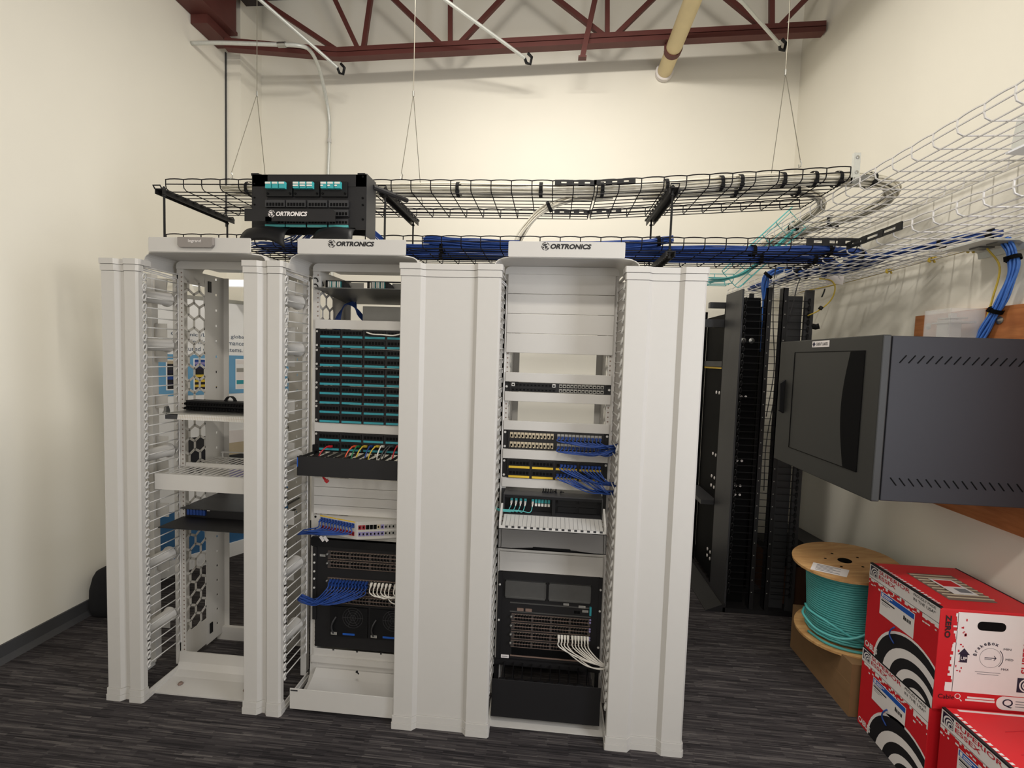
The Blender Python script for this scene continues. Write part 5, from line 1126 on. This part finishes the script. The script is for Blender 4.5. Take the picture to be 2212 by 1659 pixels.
# ---------------------------------------------------------------- red cable boxes
def clip_poly(p, u0, u1, v0, v1):
    for ax_, lim, sg in ((0, u0, 1), (0, u1, -1), (1, v0, 1), (1, v1, -1)):
        out = []
        for i in range(len(p)):
            a, b = p[i-1], p[i]; ia, ib = (a[ax_]-lim)*sg >= 0, (b[ax_]-lim)*sg >= 0
            if ia != ib: f = (lim-a[ax_])/(b[ax_]-a[ax_]); out.append((a[0]+(b[0]-a[0])*f, a[1]+(b[1]-a[1])*f))
            if ib: out.append(b)
        p = out
        if not p: return p
    return p
def red_box(x0, x1, y0, y1, z0, z1, label, rz=0, front=True, seed=1):
    rnd = random.Random(seed); cx, cy = (x0+x1)/2, (y0+y1)/2
    t = thing('cable_box', label, 'box', (cx, cy, z0), 'red cardboard cable boxes')
    dU, hZ, wX = y1-y0, z1-z0, x1-x0
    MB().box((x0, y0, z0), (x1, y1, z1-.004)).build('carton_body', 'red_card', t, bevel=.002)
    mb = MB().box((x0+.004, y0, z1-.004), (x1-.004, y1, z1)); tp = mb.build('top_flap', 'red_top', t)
    MB().box((x0-.001, y0+.002, z1-.0025), (x0+.010, y1-.002, z1+.004)).build('black_edge', 'black_print', t)
    MB().box((x1-.008, y0+.002, z1-.0025), (x1-.002, y1-.002, z1+.0015)).build('black_edge', 'black_print', t)
    # left face: u runs from the far end toward the viewer, v up
    O = V((x0, y1, z0)); Uv, Vv, Nv = V((0, -1, 0)), V((0, 0, 1)), V((-1, 0, 0))
    def P(u, v, l=.0008): return O+Uv*u+Vv*v+Nv*l
    def poly(mb, pts, l):
        pts = clip_poly(pts, .001, dU-.001, .001, hZ-.001)
        if len(pts) > 2: mb.add([P(u, v, l) for u, v in pts], [list(range(len(pts)))])
    def rect(mb, u0, u1, v0, v1, l): poly(mb, [(u0, v0), (u1, v0), (u1, v1), (u0, v1)], l)
    def disc(mb, u, v, r, l, n=40): poly(mb, [(u+r*cos(2*pi*k/n), v+r*sin(2*pi*k/n)) for k in range(n)], l)
    mb = MB(); rect(mb, 0, dU, hZ-.062, hZ-.002, .0006)
    u = 0
    while u < dU:
        w = rnd.uniform(.006, .018); h = rnd.uniform(0, .016) if rnd.random() > .25 else .002
        if u > .30: h += .012
        rect(mb, u, u+w, hZ-.062-h, hZ-.06, .0006)
        if rnd.random() > .45: v = hZ-.066-h-rnd.uniform(.004, .012); rect(mb, u+.002, u+.002+w*.8, v-rnd.uniform(.004, .008), v, .0006)
        u += w
    g = mb.build('white_band', 'white_print', t)
    text('SUPERIOR', 'red_print', g, P(.150, hZ-.0135, .0009), Uv, Vv, .0165, .176, bold=.012)
    text('ESSEX', 'red_print', g, P(.112, hZ-.036, .0009), Uv, Vv, .0165, .10, bold=.012)
    text('PROUDLY MADE', 'black_print', g, P(.312, hZ-.012, .0009), Uv, Vv, .0105, .108); text('IN THE USA*', 'black_print', g, P(.312, hZ-.030, .0009), Uv, Vv, .0125, .108)
    mb = MB(); rect(mb, .008, .054, hZ-.050, hZ-.006, .001); mb.m = 1
    for i, (r, m__) in enumerate(((.024, 1), (.020, 0), (.0165, 1), (.0125, 0), (.0095, 1), (.0055, 0))):
        mb.m = m__; pts = clip_poly([(.036+.0015*i+r*cos(2*pi*k/24), hZ-.034-.0012*i+r*sin(2*pi*k/24)) for k in range(24)], .010, .054, hZ-.050, hZ-.006); mb.add([P(a, b, .0012+.0002*i) for a, b in pts], [list(range(len(pts)))])
    mb.build('arc_logo', ['navy_print', 'white_print'], g)
    mb = MB(); rect(mb, .080, .272, hZ-.190, hZ-.088, .0007); l = mb.build('shipping_label', 'white_print', t)
    mb = MB(); rect(mb, .083, .269, hZ-.112, hZ-.091, .0010); mb.build('blue_header', 'blue_print', l)
    mb = MB(); rect(mb, .088, .098, hZ-.109, hZ-.094, .0012); rect(mb, .102, .150, hZ-.101, hZ-.097, .0012); rect(mb, .102, .135, hZ-.108, hZ-.104, .0012); mb.build('header_mark', 'white_print', l)
    mb = MB(); rect(mb, .086, .165, hZ-.128, hZ-.122, .0010); rect(mb, .215, .222, hZ-.14, hZ-.124, .001)
    for i in range(10): rect(mb, .215+i*.0042, .217+i*.0042+.001*(i % 3), hZ-.142, hZ-.128, .0010)
    mb.build('barcode', 'black_print', l)
    mb = MB(); rect(mb, .086, .13, hZ-.119, hZ-.1165, .0010); rect(mb, .09, .14, hZ-.136, hZ-.1335, .001); rect(mb, .09, .125, hZ-.143, hZ-.1405, .001); mb.build('print_line', 'grey_print', l)
    dc = (.265, -.01)
    par = None
    for i, (r, du, dv, m__) in enumerate(((.200, 0, .008, 'white_print'), (.192, .002, .006, 'black_print'), (.165, .022, -.012, 'white_print'), (.130, .028, -.010, 'black_print'), (.108, .040, -.022, 'white_print'), (.078, .044, -.020, 'black_print'), (.060, .051, -.032, 'white_print'))):
        mb = MB(); disc(mb, dc[0]+du, dc[1]+dv, r, .0007+.0002*i)
        if par is None: par = mb.build('arc_graphic', m__, t)
        else: mb.build('arc_ring', m__, par)
    text('CABLES', 'white_print', t, P(.048, .026, .001), Uv, Vv, .026, .078, bold=.03)
    q = [P(.178, .195, .004), P(.168, .175, .012), P(.165, .15, .012), P(.180, .125, .004)]
    MB().tube(spline(q, 5), .003, 6).build('cable_tail', 'blue_cable', t, smooth=True)
    # top print
    mb = MB(); yy = y1-.03
    while yy > y0+.03: w = rnd.uniform(.006, .014); mb.add([(x0+.016, yy, z1+.0006), (x0+.016, yy-w, z1+.0006), (x0+.028, yy-w, z1+.0006), (x0+.028, yy, z1+.0006)], [(0, 1, 2, 3)]); yy -= w+rnd.uniform(.004, .009)
    mb.build('edge_print', 'white_print', tp)
    if front:
        F0 = V((x0, y0, z0)); A, B, C_ = V((1, 0, 0)), V((0, 0, 1)), V((0, -1, 0))
        def Q(u, v, l_=.0008): return F0+A*u+B*v+C_*l_
        def fr(mb, u0, u1, v0, v1, l_=.0008): mb.add([Q(u0, v0, l_), Q(u1, v0, l_), Q(u1, v1, l_), Q(u0, v1, l_)], [(0, 1, 2, 3)])
        mb = MB(); fr(mb, .062, wX-.002, .075, hZ-.010)
        v = .075
        while v < hZ-.02:
            h = rnd.uniform(.006, .016); w = rnd.uniform(0, .016) if v > .22 else rnd.uniform(.004, .03); fr(mb, .064-w, .064, v, min(hZ-.010, v+h)); v += h
        wp = mb.build('white_print_panel', 'white_print', t)
        mb = MB()
        for i in range(16): u, v = .064+rnd.uniform(.002, .03), rnd.uniform(.15, hZ-.03); fr(mb, u, u+rnd.uniform(.003, .008), v, v+rnd.uniform(.003, .010), .0011)
        mb.build('red_speckle', 'red_print', wp)
        mb = MB().prism([(a, b) for a, b in rrect(F0.x+.131, F0.x+.229, F0.z+.318, F0.z+.352, .016)], 'y', y0-.0014, y0-.0009); mb.build('hand_hole', 'port_black', wp)
        mb = MB(); mb.add([Q(.072, .220, .0012), Q(.114, .220, .0012), Q(.093, .245, .0012)], [(0, 1, 2)]); fr(mb, .080, .106, .190, .221, .0012); a_ = mb.build('up_arrow', 'navy_print', wp)
        text('UP', 'white_print', a_, Q(.093, .206, .0014), A, B, .013, .022, bold=.02)
        mb = MB()
        for k in range(40):
            a0, a1 = 2*pi*k/40, 2*pi*(k+1)/40; mb.add([Q(.185+r_*cos(a_2), .215+r_*sin(a_2), .0011) for a_2, r_ in ((a0, .0365), (a1, .0365), (a1, .0375), (a0, .0375))], [(0, 1, 2, 3)])
        for k in range(16):
            a0, a1 = radians(-45+90*k/16), radians(-45+90*(k+1)/16); mb.add([Q(.185+r_*cos(a_2), .215+r_*sin(a_2), .0011) for a_2, r_ in ((a0, .042), (a1, .042), (a1, .0445), (a0, .0445))], [(0, 1, 2, 3)])
        fr(mb, .165, .202, .2135, .2165, .0011); fr(mb, .165, .19, .209, .211, .0011); mb.add([Q(.196, .224, .0011), Q(.199, .224, .0011), Q(.206, .215, .0011), Q(.199, .206, .0011), Q(.196, .206, .0011), Q(.202, .215, .0011)], [list(range(6))]); mb.build('dial_print', 'navy_print', wp)
        for s, u, v in (('MIN', .240, .253), ('MED', .250, .214), ('MAX', .238, .176)): text(s, 'navy_print', wp, Q(u, v, .0011), A, B, .008, .026)
        for i, ch in enumerate('BrakeBox'):
            a_2 = radians(170-i*14.2); text(ch, 'navy_print', wp, Q(.185+.055*cos(a_2), .215+.055*sin(a_2), .0011), (sin(a_2), 0, -cos(a_2)), (cos(a_2), 0, sin(a_2)), .0125 if ch in 'Bkd' else .0095, bold=.02)
        mb = MB(); fr(mb, .136, .224, .158, .160, .0011); fr(mb, .144, .218, .150, .152, .0011); mb.build('print_line', 'grey_print', wp)
        text('ZERO', 'black_print', t, Q(.030, hZ-.068, .0011), B*-1, A, .020, .088, bold=.03)
        text('Cable', 'black_print', t, Q(.044, .053, .001), A, B, .017, .056)
        mb = MB()
        for k in range(20):
            a0, a1 = 2*pi*k/20, 2*pi*(k+1)/20; mb.add([Q(.084+r_*cos(a_2), .058+r_*sin(a_2), .0011) for a_2, r_ in ((a0, .008), (a1, .008), (a1, .0105), (a0, .0105))], [(0, 1, 2, 3)])
        mb.add([Q(.089, .052, .0011), Q(.092, .049, .0011), Q(.101, .041, .0011), Q(.097, .038, .0011)], [(0, 1, 2, 3)]); mb.build('magnifier_mark', 'white_print', t)
        text('800-551-8948', 'white_print', t, Q(.165, .050, .001), A, B, .011, .10, shear=.2) if 0 else None
        mb = MB(); fr(mb, .118, .212, .053, .060); fr(mb, .112, .214, .043, .050); mb.build('print_line', 'white_print', t)
        mb = MB(); fr(mb, .245, wX-.002, .020, .072); mb.add([Q(.245+.026*cos(a_2)-.0, .046+.026*sin(a_2), .0008) for a_2 in [pi/2+pi*k/12 for k in range(13)]], [list(range(13))]); qb = mb.build('white_tab', 'white_print', t)
        text('Q', 'navy_print', qb, Q(.258, .046, .0011), A, B, .034, .036)
        mb = MB(); [fr(mb, .285, .36, .034+.010*i, .037+.010*i, .0011) for i in range(3)]; mb.build('print_line', 'grey_print', qb)
        text('SUPERIOR', 'red_print', wp, Q(.306, .250, .0011), B, A*-1, .026, .17, bold=.02)
        mb = MB(); fr(mb, .284, .35, .092, .148, .0012); mb.m = 1
        for i, (r, m__) in enumerate(((.026, 1), (.021, 0), (.016, 1), (.011, 0))):
            mb.m = m__; mb.add([Q(.317+r*cos(2*pi*k/24), .120+r*sin(2*pi*k/24), .0014+.0002*i) for k in range(24)], [list(range(24))])
        mb.build('arc_logo', ['navy_print', 'white_print'], wp)
    return t, tp
red_box(1.69, 2.055, -.305, .075, 0, .362, 'red and white cable box on the carpet, lower one of the stack of two', front=False, seed=2)
t, tp = red_box(1.69, 2.055, -.315, .07, .366, .758, 'red and white cable box on top of the stack of two', seed=3)
mb = MB().add([(1.782, -.015, .7588), (1.965, -.015, .7588), (1.95, -.245, .7588), (1.775, -.245, .7588)], [(0, 1, 2, 3)]); w = mb.build('top_window', 'bronze', tp)
mb = MB()
for i in range(9): mb.tube([(1.785, -.03-i*.024, .7592), (1.955, -.03-i*.024, .7592)], .003, 4)
mb.build('visible_cable', 'tan_jack', w)
mb = MB().box((1.83, -.20, .7625), (1.92, -.07, .763)); mb.m = 1; mb.box((1.84, -.135, .763), (1.91, -.08, .7634)); mb.m = 2; mb.box((1.865, -.185, .763), (1.91, -.15, .7634)); mb.build('window_card', ['white_print', 'red_card', 'grey_print'], w)
t, tp = red_box(1.712, 2.08, -.715, -.33, 0, .385, 'red cable box nearest the viewer at the bottom right corner', front=False, seed=5)
mb = MB().lathe([(.014, .3856), (.001, .3856)], (1.90, -.50, 0), 14); mb.add([(1.93, -.42, .3856), (1.97, -.40, .3856), (2.03, -.42, .3856), (2.0, -.445, .3856)], [(0, 1, 2, 3)]); mb.build('punched_hole', 'port_black', tp)
mb = MB()
for a, b in (((1.84, -.43), (1.95, -.41)), ((1.80, -.53), (1.86, -.52)), ((1.86, -.52), (1.98, -.62)), ((1.92, -.44), (2.0, -.52)), ((1.94, -.43), (2.03, -.50))): mb.bar((*a, .3856), (*b, .3856), .0015, .0006)
mb.build('flap_crease', 'red_print', tp)
MB().box((1.76, -.345, .3852), (2.05, -.336, .3858)).build('tape_line', 'white_print', tp)
